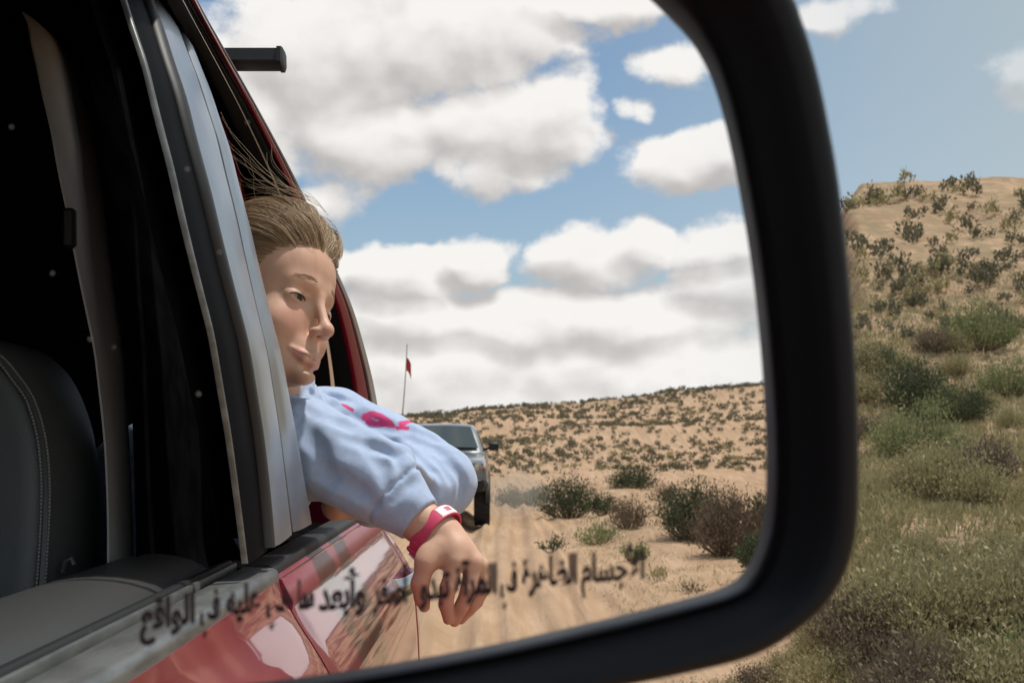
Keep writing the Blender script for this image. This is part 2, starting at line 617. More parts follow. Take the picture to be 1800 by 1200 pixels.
gx = grade([(-1500, -200, 10), (-200, -40, 24), (-40, -8, 44), (-8, -3, 25), (-3, 1.6, 92), (1.6, 12, 104), (12, 45, 90), (45, 200, 30), (200, 1500, 10)])
gy = grade([(-1500, -60, 10), (-60, -2, 24), (-2, 10, 50), (10, 42, 200), (42, 140, 180), (140, 320, 30), (320, 3000, 16)])
GX, GY = np.meshgrid(gx, gy)
GZ = terrain(GX, GY)
nx, ny = len(gx), len(gy)
idx = np.arange(nx * ny).reshape(ny, nx)
GF = np.stack([idx[:-1, :-1], idx[:-1, 1:], idx[1:, 1:], idx[1:, :-1]], -1).reshape(-1, 4)


def sand_material():
    mt = bpy.data.materials.new('sand')
    mt.use_nodes = True
    T = NT(mt.node_tree)
    b = mt.node_tree.nodes['Principled BSDF']
    b.inputs['Roughness'].default_value = 0.95
    b.inputs['Specular IOR Level'].default_value = 0.15
    co = T.node('ShaderNodeTexCoord').outputs['Object']
    n1 = T.noise(co, 0.35, 5, 0.6)
    n2 = T.noise(co, 3.0, 6, 0.65)
    n3 = T.noise(T.mapping(co, scale=(7.0, 0.35, 1)), 1.0, 6, 0.6)
    c = T.mix(T.smooth(n1, 0.3, 0.7), (0.36, 0.240, 0.150), (0.44, 0.300, 0.192))
    c = T.mix(T.m('MULTIPLY', T.smooth(n2, 0.45, 0.75), 0.6), c, (0.30, 0.200, 0.125))
    c = T.mix(T.m('MULTIPLY', T.smooth(n3, 0.48, 0.62), 0.5), c, (0.50, 0.355, 0.240))
    at = T.node('ShaderNodeAttribute', attribute_name='litter')
    lit_n = T.smooth(T.noise(co, 2.2, 6, 0.7), 0.36, 0.60)
    c = T.mix(T.m('MULTIPLY', at.outputs['Fac'], lit_n), c, (0.205, 0.165, 0.095))
    n4 = T.noise(T.mapping(co, scale=(4.2, 0.16, 1)), 1.0, 4, 0.55)
    c = T.mix(T.m('MULTIPLY', T.smooth(n4, 0.50, 0.60), 0.42), c, (0.285, 0.190, 0.120))
    T.put(b.inputs['Base Color'], c)
    h = T.m('ADD', T.m('MULTIPLY', n3, 0.7), T.m('ADD', T.m('MULTIPLY', T.noise(co, 26, 5, 0.7), 0.5), T.m('MULTIPLY', n2, 0.6)))
    bn = T.node('ShaderNodeBump')
    bn.inputs['Strength'].default_value = 0.8
    bn.inputs['Distance'].default_value = 0.035
    T.put(bn.inputs['Height'], h)
    T.put(b.inputs['Normal'], bn.outputs[0])
    return mt


_yy = np.maximum(GY, 0.5)
litter = sstep(0.215, 0.26, GX / _yy) * sstep(3, 6, GY) * (1 - sstep(26, 44, GY)) * 0.95
litter = np.maximum(litter, 0.75 * sstep(0.2, 0.26, GX / _yy) * sstep(20, 30, GY) * (1 - sstep(70, 90, GY)))
litter = np.maximum(litter, 0.55 * sstep(100, 116, GY))
ground = mesh_obj('ground', np.stack([GX, GY, GZ], -1), GF, sand_material(), attrs={'litter': litter.ravel()})
tag(ground, kind='structure')


def ground_hit(px, py, d0=3.0, d1=400.0):
    """where the sight line through a pixel meets the ground"""
    d = d0 * 1.004 ** np.arange(int(math.log(d1 / d0) / math.log(1.004)))
    x, z = (px - CX) * d / FPX, EYE + (CY - py) * d / FPX
    k = np.where(z <= terrain(x, d))[0]
    return Vector((x[k[0]], d[k[0]], z[k[0]])) if len(k) else None


# ------------------------------------------------------------------ the red car (seen in the mirror)
_SH = np.array([-1.15, -1.0, -.8, -.6, -.45, -.37, -.30, -.258, -.22, -.19, -.165, -.135, -.1, .0, .088, .227, .316, .392, .464, .516, .545, .56])
_SX = np.array([-.24, -.165, -.135, -.128, -.129, -.132, -.137, -.147, -.167, -.187, -.202, -.211, -.214, -.222, -.232, -.262, -.287, -.318, -.354, -.395, -.45, -.56])
_hh = np.linspace(-1.15, .56, 700)
_xx = np.interp(_hh, _SH, _SX)
_k = np.hanning(21)
_k /= _k.sum()
_xx = np.convolve(np.pad(_xx, 10, mode='edge'), _k, mode='valid')


def S(h):
    return np.interp(h, _hh, _xx)


def side_px(px, py, off=0.0):
    """point of the car's side surface that shows at a pixel; off = outwards"""
    u, v = (px - CX) / FPX, (CY - py) / FPX
    lo, hi = 0.25, 6.0
    f = lambda d: u * d - (S(v * d) + off)
    # first crossing from the camera
    ds = np.linspace(lo, hi, 900)
    fv = u * ds - (S(v * ds) + off)
    k = np.where((fv[:-1] > 0) & (fv[1:] <= 0))[0]
    if len(k) == 0:
        d = -0.22 / u if u < 0 else 3
        d = min(max(d, .3), 5)
    else:
        a, b = ds[k[0]], ds[k[0] + 1]
        for _ in range(30):
            m = (a + b) / 2
            if f(m) > 0:
                a = m
            else:
                b = m
        d = (a + b) / 2
    return np.array([u * d, d, EYE + v * d])


CAR_ORG = (-1.05, 1.1, 0.0)
car = empty('red_car', CAR_ORG, 'glossy red car with its side windows open and a child leaning out', 'car')


def strip(name, L, R, material, off=0.0, thick=0.018, bulge=0.004, n=64, m=7, parent=None, mono=True):
    """a strip of the car's side between two pixel polylines, with rounded front and real thickness"""
    def fair(pl):
        q = spline([(x, y, 0) for x, y in pl], 160)
        w = np.array([side_px(p[0], p[1], off) for p in q])
        h, d = w[:, 2] - EYE, w[:, 1]
        if mono:                              # an upright: distance is a smooth function of height
            hs = np.linspace(h[0], h[-1], n)
            ds = np.polyval(np.polyfit(h, d, 3), hs)
        else:                                 # a rail that turns: smooth along its own length
            kk = np.hanning(33)
            kk /= kk.sum()
            odd = lambda v: np.r_[2 * v[0] - v[16:0:-1], v, 2 * v[-1] - v[-2:-18:-1]]
            hs, ds = (np.interp(np.linspace(0, 159, n), np.arange(160), np.convolve(odd(v), kk, mode='valid')) for v in (h, d))
        return np.stack([S(hs) + off, ds, EYE + hs], 1)
    A, Bq = fair(L), fair(R)
    return strip3(name, A, Bq, material, off, thick, bulge, m, parent)


def strip3(name, A, Bq, material, off=0.0, thick=0.018, bulge=0.004, m=7, parent=None, onside=True):
    n = len(A)
    rings = []
    for i in range(n):
        a, b = A[i], Bq[i]
        t = A[min(i + 1, n - 1)] - A[max(i - 1, 0)]
        nrm = np.cross(t, b - a)
        nrm /= np.linalg.norm(nrm) + 1e-12
        if nrm[0] < 0:
            nrm = -nrm
        ring = []
        for j in range(m):
            w = j / (m - 1)
            p = a + (b - a) * w
            p = p.copy()
            if onside:
                p[0] = S(p[2] - EYE) + off
            ring.append(p + nrm * (bulge * (1 - abs(2 * w - 1) ** 3) - (0.5 * bulge if w in (0, 1) else 0)))
        ring.append(b - nrm * thick)
        ring.append(a - nrm * thick)
        rings.append([tuple(q) for q in ring])
    mb = MB()
    mb.loft(rings, True, True)
    return mb.build(name, material, parent or car, sharp=50)


def yz_sweep(name, sec, d0, d1, material, n=40, parent=None, ends=None, sharp=40):
    """extrude a cross-section (X, h) along the car"""
    rings = []
    for i in range(n):
        d = d0 + (d1 - d0) * i / (n - 1)
        k = 1.0
        if ends:
            e = min(d - d0, d1 - d) / ends
            k = math.sqrt(max(0.0, 1 - (1 - min(1, e)) ** 2)) * .98 + .02
        cxm = sum(p[0] for p in sec) / len(sec)
        czm = sum(p[1] for p in sec) / len(sec)
        rings.append([(cxm + (x - cxm) * k, d, EYE + czm + (h - czm) * k) for (x, h) in sec])
    mb = MB()
    mb.loft(rings, True, True)
    return mb.build(name, material, parent or car, sharp=sharp)


def skin(name, d0, d1, h0, h1, material, nd=30, nh=40, thick=0.02, dip=None, rear=None, wheel=None):
    ds = np.linspace(d0, d1, nd)
    hs = np.linspace(h0, h1, nh)
    rings = []
    V, F = [], []
    gap = 0.002
    for i, d in enumerate(ds):
        for j, h in enumerate(hs):
            x = S(h)
            e = min(d - d0, d1 - d)
            x -= max(0, gap - e) * 0.9            # rolled panel edge
            if rear is not None and d > rear[0]:
                x -= rear[1] * ((d - rear[0]) / (d1 - rear[0])) ** 2.2
            if wheel is not None:
                q = math.hypot(d - wheel[0], h - wheel[1])
                x += 0.045 * math.exp(-((q - wheel[2]) / 0.05) ** 2)
            V.append((x, d, EYE + h))
    # inner face
    nV = len(V)
    for (x, d, z) in list(V):
        V.append((x - thick, d, z))
    def keep(i, j):
        if wheel is None:
            return True
        dc, hc = (ds[i] + ds[i + 1]) / 2, (hs[j] + hs[j + 1]) / 2
        return math.hypot(dc - wheel[0], hc - wheel[1]) > wheel[2] - .02
    for i in range(nd - 1):
        for j in range(nh - 1):
            if not keep(i, j):
                continue
            a = i * nh + j
            q = (a, a + nh, a + nh + 1, a + 1)
            F.append(q[::-1])
            F.append(tuple(k + nV for k in q))
    for i in range(nd - 1):
        for j in (0, nh - 1):
            a = i * nh + j
            F.append((a, a + nh, a + nh + nV, a + nV))
    for j in range(nh - 1):
        for i in (0, nd - 1):
            a = i * nh + j
            F.append((a, a + 1, a + 1 + nV, a + nV))
    return mesh_obj(name, V, F, material, car, sharp=40)


HB = -0.136
WH_R = (2.28, -1.30, 0.46)
WH_F = (-1.05, -1.30, 0.46)
front_door = skin('door', 0.12, 1.405, -1.06, HB - .006, M['red'], nd=40, nh=70)
rear_door = skin('door', 1.412, 2.62, -1.06, HB - .006, M['red'], nd=40, nh=70)
quarter = skin('rear_quarter_panel', 2.627, 2.80, -1.12, HB - .006, M['red'], nd=44, nh=70, rear=(2.69, .10))
fender = skin('front_fender', -1.75, 0.113, -1.12, HB - .006, M['red'], nd=60, nh=60, wheel=WH_F)
tag(rear_door, 'rear door with its window down')

# wheel-arch flare of the rear wheel, showing low behind the rear door
fl = MB()
arc = []
for i in range(25):
    t = math.pi * (0.02 + 0.96 * i / 24)
    arc.append((2.46 - 0.40 * math.cos(t), -0.98 + 0.50 * math.sin(t)))
rings = []
for (d, h) in arc:
    rad = math.hypot(d - 2.46, h + .98)
    ud, uh = (d - 2.46) / rad, (h + .98) / rad
    ring = []
    for (o, x) in ((.05, -.16), (.045, -.125), (.03, -.104), (.0, -.098), (-.02, -.104), (-.03, -.13), (-.03, -.18), (.03, -.18)):
        ring.append((x, d + ud * o, EYE + h + uh * o))
    rings.append(ring)
fl.loft(rings, True, True)
fl.build('wheel_arch_flare', M['red_dusty'], car)

# painted shoulder caps under the belt moulding
yz_sweep('door_shoulder', [(-.240, -.150), (-.240, -.139), (-.222, -.1365), (-.2085, -.143), (-.197, -.166), (-.199, -.182), (-.22, -.18)], 1.414, 2.60, M['red_dusty'])

# belt: padded door top, weather strips, mouldings
sec = [(-.335 + .063 * math.cos(t), -.150 + .034 * math.sin(t) * (1.0 if math.sin(t) > 0 else 2.2)) for t in np.linspace(0, 2 * math.pi, 26, endpoint=False)]
yz_sweep('padded_door_top', sec, .15, 1.47, M['pad'], n=80, ends=.07, sharp=80)
yz_sweep('door_panel', [(-.36, -.95), (-.285, -.95), (-.285, -.17), (-.345, -.17)], .15, 1.40, M['interior'])
yz_sweep('door_panel', [(-.34, -.95), (-.285, -.95), (-.270, -.150), (-.30, -.145), (-.33, -.16)], 1.43, 2.40, M['interior'])
yz_sweep('weather_strip', [(-.272, -.150), (-.272, -.128), (-.269, -.1255), (-.2645, -.1255), (-.262, -.129), (-.262, -.150)], .15, 1.44, M['rubber'])
yz_sweep('weather_strip_edge', [(-.2605, -.150), (-.2605, -.129), (-.2595, -.1275), (-.2575, -.1275), (-.2565, -.129), (-.2565, -.150)], .15, 1.43, M['trim'])
yz_sweep('window_channel', [(-.2562, -.16), (-.2562, -.141), (-.247, -.141), (-.247, -.16)], .15, 1.44, M['rubber'])
yz_sweep('belt_moulding', [(-.2465, -.150), (-.2465, -.131), (-.2445, -.1292), (-.216, -.1300), (-.2115, -.1325), (-.2095, -.137), (-.2095, -.147), (-.214, -.150)], .13, 1.402, M['trim'])
yz_sweep('belt_moulding', [(-.2465, -.150), (-.2465, -.1300), (-.2445, -.1280), (-.222, -.1285), (-.2175, -.131), (-.2155, -.136), (-.2155, -.150), (-.222, -.152)], 1.415, 2.42, M['rubber'])

# pillars and window frames
PIL_L = [(232, -90), (262, 0), (320, 165), (370, 350), (408, 500), (443, 675), (464, 815), (479, 938), (483, 960)]
PIL_M = [(262, -90), (290, 0), (345, 140), (395, 285), (449, 500), (495, 768), (512, 912), (516, 935)]
PIL_R = [(280, -90), (306, 0), (350, 138), (400, 260), (440, 400), (466, 500), (513, 692), (540, 893), (544, 920)]
LINE = [(190, -90), (217, 0), (250, 100), (300, 280), (340, 450), (372, 600), (408, 791), (427, 946), (432, 990)]
strip('door_frame', [(x + 1.5, y) for x, y in PIL_L], [(x - 1.2, y) for x, y in PIL_M], M['pillar'], thick=.006, bulge=.003)
strip('door_frame', [(x + 1.2, y) for x, y in PIL_M], PIL_R, M['pillar'], thick=.012, bulge=.003)
strip('window_seal', [(x + 5, y) for x, y in LINE], [(x - 7, y) for x, y in PIL_L], M['black_gloss'], off=-.006, thick=.002, bulge=.003)
strip('window_seal_lip', [(x - 7, y) for x, y in PIL_L], [(x + 1, y) for x, y in PIL_L], M['rubber'], off=.001, thick=.004, bulge=.004)
strip('window_seal_bead', [(x, y) for x, y in LINE], [(x + 2.6, y) for x, y in LINE], M['trim'], off=-.004, thick=.004, bulge=.001)
INNER_L = [(86, -90), (110, 0), (140, 90), (165, 200), (200, 380), (222, 540), (238, 700), (245, 850), (244, 965), (242, 1060)]
strip('pillar_trim', INNER_L, [(x - 2, y) for x, y in LINE], M['interior'], off=-.130, thick=.002, bulge=.006)
strip('pillar_trim', [(x - 58 + 14 * (y > 600), y) for x, y in LINE[:-1]], [(x - 1, y) for x, y in LINE[:-1]], M['interior'], off=-.034, thick=.002, bulge=.003)
STR_L = [(10, -90), (37, 0), (70, 150), (100, 270), (130, 400), (160, 550), (180, 720), (190, 850), (196, 985), (198, 1060)]
STR_R = [(70, -90), (92, 0), (112, 75), (140, 170), (168, 310), (200, 480), (222, 620), (235, 760), (238, 880), (234, 985), (230, 1060)]
strap = strip('seat_belt', STR_L, STR_R, M['strap'], off=-.160, thick=.003, bulge=.002, m=9)
bk = MB()
c = side_px(130, 402, -.158)
bk.box((c[0] - .010, c[1] - .008, c[2] - .020), (c[0] + .003, c[1] + .003, c[2] + .020), .003)
bk.build('belt_clip', M['truck_black'], strap)

RAIL_O = [(225, -260, 1.02), (262, -170, 1.17), (303, -80, 1.36), (345, 0, 1.58), (380, 62, 1.78), (420, 132, 2.0), (456, 197, 2.17), (503, 283, 2.35), (533, 343, 2.45), (565, 412, 2.55), (590, 471, 2.62), (617, 533, 2.68), (637, 596, 2.73), (658, 679, 2.78), (672, 770, 2.80), (676, 860, 2.80)]
RI_W = [9, 10, 11, 12, 13, 14, 15, 18, 20, 23, 25, 27, 31, 36, 40, 42]
rail_o = spline([tuple(P(x, y, d)) for x, y, d in RAIL_O], 90)


def rail_in(k, dd, push=0.0):
    """the rail's edge moved inwards by k of its own width, dd nearer the front"""
    q = spline([tuple(P(x - w * k, y, d - dd)) for (x, y, d), w in zip(RAIL_O, RI_W)], 90)
    q[:, 0] += push
    return q


strip3('roof_rail', rail_in(1.0, .035), rail_in(.36, .012), M['red'], thick=.010, bulge=.006, m=9, onside=False)
strip3('rail_highlight_strip', rail_in(.34, .011), rail_o, M['pillar'], thick=.010, bulge=.004, m=9, onside=False)  # pale satin colour stands in for the highlight along the rail's outer edge
strip3('window_seal', rail_in(1.9, .075), rail_in(1.03, .037), M['black_gloss'], thick=.004, bulge=.002, onside=False)
strip3('window_bright_strip', rail_in(2.16, .082), rail_in(1.92, .076), M['chrome'], thick=.003, bulge=.001, onside=False)
strip3('window_frame', rail_in(2.7, .11, -.012), rail_in(2.1, .081), M['black_gloss'], thick=.003, bulge=.001, onside=False)

# inner edge of the roof and rear pillar, closing the cabin behind the rail
for (nm, dz, mk) in (('headliner_edge', -.010, 'interior'),):
    e0 = rail_in(.6, .02)
    e1 = e0 + np.array([-.30, -.02, .045])
    e0[:, 2] += dz
    e1[:, 2] += dz
    if nm == 'roof_edge':
        e0[:, 1] += .02
        e1[:, 1] += .05
    em = MB()
    em.loft([[tuple(q) for q in e0], [tuple(q) for q in (e0 * .6 + e1 * .4)], [tuple(q) for q in e1]], False, False)
    em.build(nm, M[mk], car)

# roof, crossbar, tail, windscreen, far side, floor: the shell that keeps the cabin dark
rf = MB()
rows = []
for d in np.linspace(.25, 2.62, 24):
    drop = 0.16 * sstep(2.0, 2.65, d) + .05 * sstep(.9, .2, d)
    row = []
    for t in np.linspace(0, 1, 16):
        x = -.40 - .02 * sstep(2.2, 2.6, d) + (-1.70 + .40) * t
        h = .485 + .065 * math.sin(math.pi * min(max(t, 0), 1)) ** .6 - drop
        row.append((x, d, EYE + h))
    rows.append(row)
nR, nC = len(rows), len(rows[0])
V = [p for r in rows for p in r] + [(p[0], p[1], p[2] - .02) for r in rows for p in r]
F = []
for i in range(nR - 1):
    for j in range(nC - 1):
        a = i * nC + j
        F += [(a, a + 1, a + nC + 1, a + nC), tuple(k + nR * nC for k in (a, a + nC, a + nC + 1, a + 1))]
mesh_obj('roof', V, F, M['red'], car)
mesh_obj('headliner', [(x, y, z - .012) for (x, y, z) in V[nR * nC:]], [f for f in F if max(f) < nR * nC], M['interior'], car)
tl = MB()
rows = []
for (d, h, x0) in ((2.60, .33, -.345), (2.70, .20, -.31), (2.765, .05, -.285), (2.79, -.14, -.27), (2.80, -.5, -.24), (2.80, -1.05, -.25)):
    rows.append([(x0 + (-2.10 - 2 * x0) * t, d, EYE + h) for t in np.linspace(0, 1, 6)])
tl.loft(rows, False, False)
tl.build('tailgate', M['red'], car)
cb = MB()
c0, c1 = P(404, 104, 2.06), P(500, 104, 2.06)
cb.loft([[(x, c0.y + yy * .9, c0.z + zz) for (yy, zz) in ((-.03, -.008), (-.022, -.013), (.022, -.013), (.03, -.006), (.026, .010), (.012, .0135), (-.012, .0135), (-.026, .010))] for x in (c0.x - 1.25, c0.x - .3, c0.x, c1.x - .006)], True, True)
crossbar = cb.build('roof_crossbar', M['truck_black'], car)
ce = MB()
ce.loft([[(x, c0.y + yy * k, c0.z + zz * k) for (yy, zz) in ((-.03, -.010), (-.022, -.0145), (.022, -.0145), (.03, -.008), (.026, .012), (.012, .0150), (-.012, .0150), (-.026, .012))] for (x, k) in ((c1.x - .008, 1), (c1.x - .002, 1), (c1.x, .8))], True, True)
ce.build('end_cap', M['rubber'], crossbar)
ft = MB()
ft.tube([(c0.x - .06, c0.y, EYE + .46), (c0.x - .05, c0.y, c0.z)], [.02, .014], 10)
ft.build('crossbar_foot', M['truck_black'], car)
ws = MB()
ws.loft([[(x, d, EYE + h) for x in np.linspace(-.35, -1.76, 8)] for (d, h) in ((.26, .50), (-.1, .25), (-.62, -.12))], False, False)
ws.build('windscreen', M['clear_glass'], car)
hd = MB()
hd.loft([[(x, d, EYE + h + .04 * math.sin(math.pi * t)) for t, x in ((t, -.21 - 1.68 * t) for t in np.linspace(0, 1, 10))] for (d, h) in ((-.60, -.135), (-1.2, -.16), (-1.68, -.24), (-1.75, -.40), (-1.76, -1.1))], False, False)
hd.build('bonnet', M['red'], car)
fs = MB()
fs.loft([[(-2.10 - S(h), d, EYE + h) for h in np.linspace(-1.06, HB, 12)] for d in np.linspace(-1.75, 2.8, 12)], False, False)
fs.build('far_door_side', M['red'], car)
fg = MB()
fg.loft([[(-2.10 - S(h), d, EYE + h) for h in np.linspace(HB, .50, 12)] for d in (-.4, .3, 1., 1.8, 2.5, 2.75)], False, False)
fg.build('far_side_glass', M['dark_glass'], car)
flr = MB()
flr.box((-1.9, -.5, EYE - 1.10), (-.2, 2.75, EYE - 1.04))
flr.build('floor_pan', M['interior'], car)
ln = MB()
ln.box((-1.76, -.4, EYE - 1.04), (-1.72, 2.60, EYE + .41))
ln.build('far_side_lining', M['interior'], car)
ln = MB()
ln.box((-1.715, 2.55, EYE - 1.04), (-.34, 2.59, EYE + .18))
ln.box((-1.715, 2.40, EYE + .181), (-.40, 2.44, EYE + .455))
ln.box((-1.714, 2.405, EYE + .170), (-.41, 2.588, EYE + .1805))
ln.build('rear_lining', M['interior'], car)
ln = MB()
ln.box((-1.715, -.45, EYE - 1.03), (-.30, -.40, EYE - .05))
ln.build('dashboard', M['interior'], car)


def wheel(parent, c, r, w, axis_out=1, lugs=36):
    tb = MB()
    prof = [(r * .60, -w * .42), (r * .80, -w * .52), (r * .95, -w * .50), (r, -w * .40), (r, w * .40), (r * .95, w * .50), (r * .80, w * .52), (r * .60, w * .42)]
    tb.lathe(prof, c, 'x', 48)
    for k in range(lugs):
        a = 2 * math.pi * k / lugs
        for sgn in (-1, 1):
            a2 = a + (0.5 * 2 * math.pi / lugs if sgn > 0 else 0)
            ca, sa = math.cos(a2), math.sin(a2)
            hw = r * math.pi / lugs * .62
            ring = []
            for rr in (r * .97, r * 1.025):
                ring.append([(c[0] + sgn * w * .10 * 0 + xx, c[1] + rr * ca - tt * sa, c[2] + rr * sa + tt * ca) for (xx, tt) in
                             ((sgn * w * .06, -hw), (sgn * w * .49, -hw), (sgn * w * .49, hw), (sgn * w * .06, hw))])
            tb.loft(ring, True, True)
    wh = tb.build('wheel', M['tyre'], parent, sharp=30)
    rb = MB()
    o = axis_out
    rb.lathe([(0.0, o * w * .30), (r * .16, o * w * .32), (r * .20, o * w * .24), (r * .52, o * w * .22), (r * .60, o * w * .42), (r * .63, o * w * .43), (r * .60, o * -w * .3)], c, 'x', 32)
    for k in range(6):
        a = 2 * math.pi * k / 6
        p0 = (c[0] + o * w * .27, c[1] + r * .12 * math.cos(a), c[2] + r * .12 * math.sin(a))
        p1 = (c[0] + o * w * .33, c[1] + r * .58 * math.cos(a), c[2] + r * .58 * math.sin(a))
        rb.tube([p0, p1], [r * .07, r * .05], 6)
    rb.build('rim', M['rim'], wh)
    return wh


for dd in (2.46, -1.05):
    wheel(car, (-.29, dd, .42), .42, .26)
    wheel(car, (-1.81, dd, .42), .42, .26, -1)

# front seat, seen through the open front window
SEAT_E = [(-40, 590), (0, 603), (30, 622), (62, 655), (90, 705), (112, 765), (124, 830), (129, 900), (130, 1000), (128, 1080)]
sd = 1.42
edge = spline([tuple(P(x, y, sd)) for x, y in SEAT_E], 40)
st = MB()
rings = []
for i, p in enumerate(edge):
    # horizontal half section: bolster rolls from front face round the side to the back
    x, z = p[0], p[2]
    lean = (z - EYE) * .22
    ring = []
    for t in np.linspace(0, 1, 14):
        a = math.pi * t
        ring.append((x - .05 + .05 * math.sin(a) ** .8, sd + lean + .085 - .085 * math.cos(a), z))
    ring = [(x - .52, sd + lean + .03, z), (x - .12, sd + lean + .012, z)] + ring + [(x - .52, sd + lean + .16, z)]
    rings.append(ring)
# close the rounded crown
top = [(q[0], q[1], rings[0][0][2] + .002) for q in rings[0]]
st.loft(rings, True, True)
seat = st.build('seat', M['seat'], car, sharp=70)
for off_px in (30, 42):
    sb = MB()
    E = spline([(x - off_px * (0.9 + .1 * (y > 650)), y + off_px * .30 * (y < 700), 0) for x, y in SEAT_E], 90)
    pts = [P(e[0], e[1], sd) for e in E]
    pts = [Vector((q.x, q.y + (q.z - EYE) * .22 - .010 + .004 * (off_px == 30), q.z)) for q in pts]
    for k in range(0, len(pts) - 1):
        sb.tube([pts[k], pts[k] * .35 + pts[k + 1] * .65], .0011, 5)
    sb.build('stitching', M['thread'], seat)
wp = MB()
E = spline([(x - 36, y + 11 * (y < 700), 0) for x, y in SEAT_E], 60)
pts = [P(e[0], e[1], sd) for e in E]
wp.tube([Vector((q.x, q.y + (q.z - EYE) * .22 - .004, q.z)) for q in pts], .0045, 6)
wp.build('piping', M['seat'], seat)
lv = MB()
lv.tube([P(110, 1005, 1.40), P(116, 986, 1.40), P(126, 980, 1.40), P(130, 992, 1.40)], .003, 8)
lv.build('seat_lever', M['trim'], seat)
rbn = MB()
rbn.box((-1.85, 2.25, EYE - .75), (-.42, 2.62, EYE - .05), .06)
rbn.build('rear_bench', M['interior'], car)

# rear door handle
hc = P(716, 1022, 2.43)
hm = MB()
rings = []
for t in np.linspace(0, 1, 13):
    dd = hc.y - .11 + .22 * t
    out = .030 * math.sin(math.pi * t) ** .45
    hz_ = .020 * (0.75 + .25 * math.sin(math.pi * t))
    x = S(hc.z - EYE) - .006 + out
    rings.append([(x + .009 * math.cos(a), dd, hc.z + hz_ * math.sin(a)) for a in np.linspace(0, 2 * math.pi, 14, endpoint=False)])
hm.loft(rings, True, True)
handle = hm.build('handle', M['chrome'], rear_door)

# ------------------------------------------------------------------ the wing mirror
MD = 0.42
IN = [(1190, 0), (1246, 75), (1277, 150), (1302, 250), (1321, 350), (1337, 450), (1350, 560), (1360, 680), (1365, 800), (1362, 900), (1350, 960), (1326, 1010),
      (1288, 1041), (1200, 1067), (1050, 1104), (850, 1149), (640, 1187), (480, 1210), (200, 1240), (-80, 1262), (-150, 1180), (-165, 800), (-160, 300), (-120, -20), (40, -130), (500, -200), (850, -170), (1060, -100)]
OUT = [(1376, 0), (1404, 62), (1428, 142), (1447, 232), (1463, 322), (1476, 430), (1486, 540), (1494, 650), (1498, 760), (1498, 880), (1490, 955), (1466, 1020),
       (1420, 1078), (1330, 1140), (1200, 1176), (980, 1218), (700, 1275), (480, 1310), (200, 1345), (-180, 1375), (-290, 1240), (-305, 800), (-300, 250), (-240, -150), (20, -270), (520, -350), (960, -310), (1250, -160)]
NR = 260
def ring_param(pts, n):
    """closed Catmull-Rom with the same number of samples between each pair of control points"""
    p = np.array(pts, float)
    out = []
    N = len(p)
    per = n // N
    for i in range(N):
        a, b, c, d = p[(i - 1) % N], p[i], p[(i + 1) % N], p[(i + 2) % N]
        for t in np.linspace(0, 1, per, endpoint=False):
            out.append(0.5 * (2 * b + (c - a) * t + (2 * a - 5 * b + 4 * c - d) * t * t + (3 * b - a - 3 * c + d) * t ** 3))
    return np.array(out)
RI, RO = ring_param(IN, 28 * 10), ring_param(OUT, 28 * 10)
# cross-section of the rim: w across (0 glass edge .. 1 outside), z towards the viewer
PROF = [(0.0, -.002), (0.0, .0035), (.035, .0045), (.06, .0030), (.10, .0025), (.45, .010), (.62, .0150), (.75, .0168), (.86, .0160), (.94, .0125), (.985, .006), (1.0, -.003), (.985, -.016), (.90, -.028), (.55, -.034), (.15, -.030), (.02, -.018)]
MIR_ORG = tuple(P(-240, 800, MD))
mirror = empty('wing_mirror', MIR_ORG, 'black plastic wing mirror rim with Arabic lettering low across its opening', 'car mirror')
rings = []
for a, b in zip(RI, RO):
    rings.append([tuple(P(a[0] + (b[0] - a[0]) * w, a[1] + (b[1] - a[1]) * w, MD) * 1.0 + Vector((0, -z, 0))) for (w, z) in PROF])
m_ = len(PROF)
V = [p for r in rings for p in r]
nr = len(rings)
F = [(i * m_ + j, i * m_ + (j + 1) % m_, ((i + 1) % nr) * m_ + (j + 1) % m_, ((i + 1) % nr) * m_ + j) for i in range(nr) for j in range(m_)]
mesh_obj('mirror_rim', V, F, M['mirror_plastic'], mirror, sharp=60)
ar = MB()
a0 = P(-235, 900, MD)
ar.loft([[(x, MD + .012 + .020 * math.cos(t), a0.z + .035 * math.sin(t)) for t in np.linspace(0, 2 * math.pi, 16, endpoint=False)] for x in (a0.x - .045, a0.x - .03, a0.x)], True, True)
ar.build('mounting_arm', M['mirror_plastic'], mirror)

# lettering: "objects in the mirror appear smaller and farther than they are" as printed, word by word
WORDS = [  # glyphs in visual order, x from, x to, baseline at x from, at x to
    ('\uFEE1\uFE8E\uFEB4\uFE9F\uFEF7\uFE8D', 1022, 1132, 1023, 1016),
    ('\uFE93\uFEAE\uFEEB\uFE8E\uFEC8\uFEDF\uFE8D', 918, 1014, 1032, 1023),
    ('\uFEF2\uFED3', 880, 909, 1040, 1037),
    ('\uFE93\uFE81\uFEAE\uFEE4\uFEDF\uFE8D', 800, 873, 1046, 1040),
    ('\uFEED\uFEAA\uFE92\uFE97', 738, 790, 1054, 1048),
    ('\uFEAE\uFED0\uFEBB\uFE83', 655, 722, 1062, 1056),
    ('\uFEAA\uFECC\uFE91\uFE83\uFEED', 560, 642, 1072, 1062),
    ('\uFE8E\uFEE4\uFEE3', 524, 552, 1070, 1066),
    ('\uFEF2\uFEEB', 468, 514, 1076, 1070),
    ('\uFEEA\uFEF4\uFEE0\uFECB', 398, 456, 1080, 1072),
    ('\uFEF2\uFED3', 352, 386, 1090, 1084),
    ('\uFECA\uFED7\uFE8D\uFEEE\uFEDF\uFE8D', 246, 342, 1106, 1092),
]
LV, LF = [], []
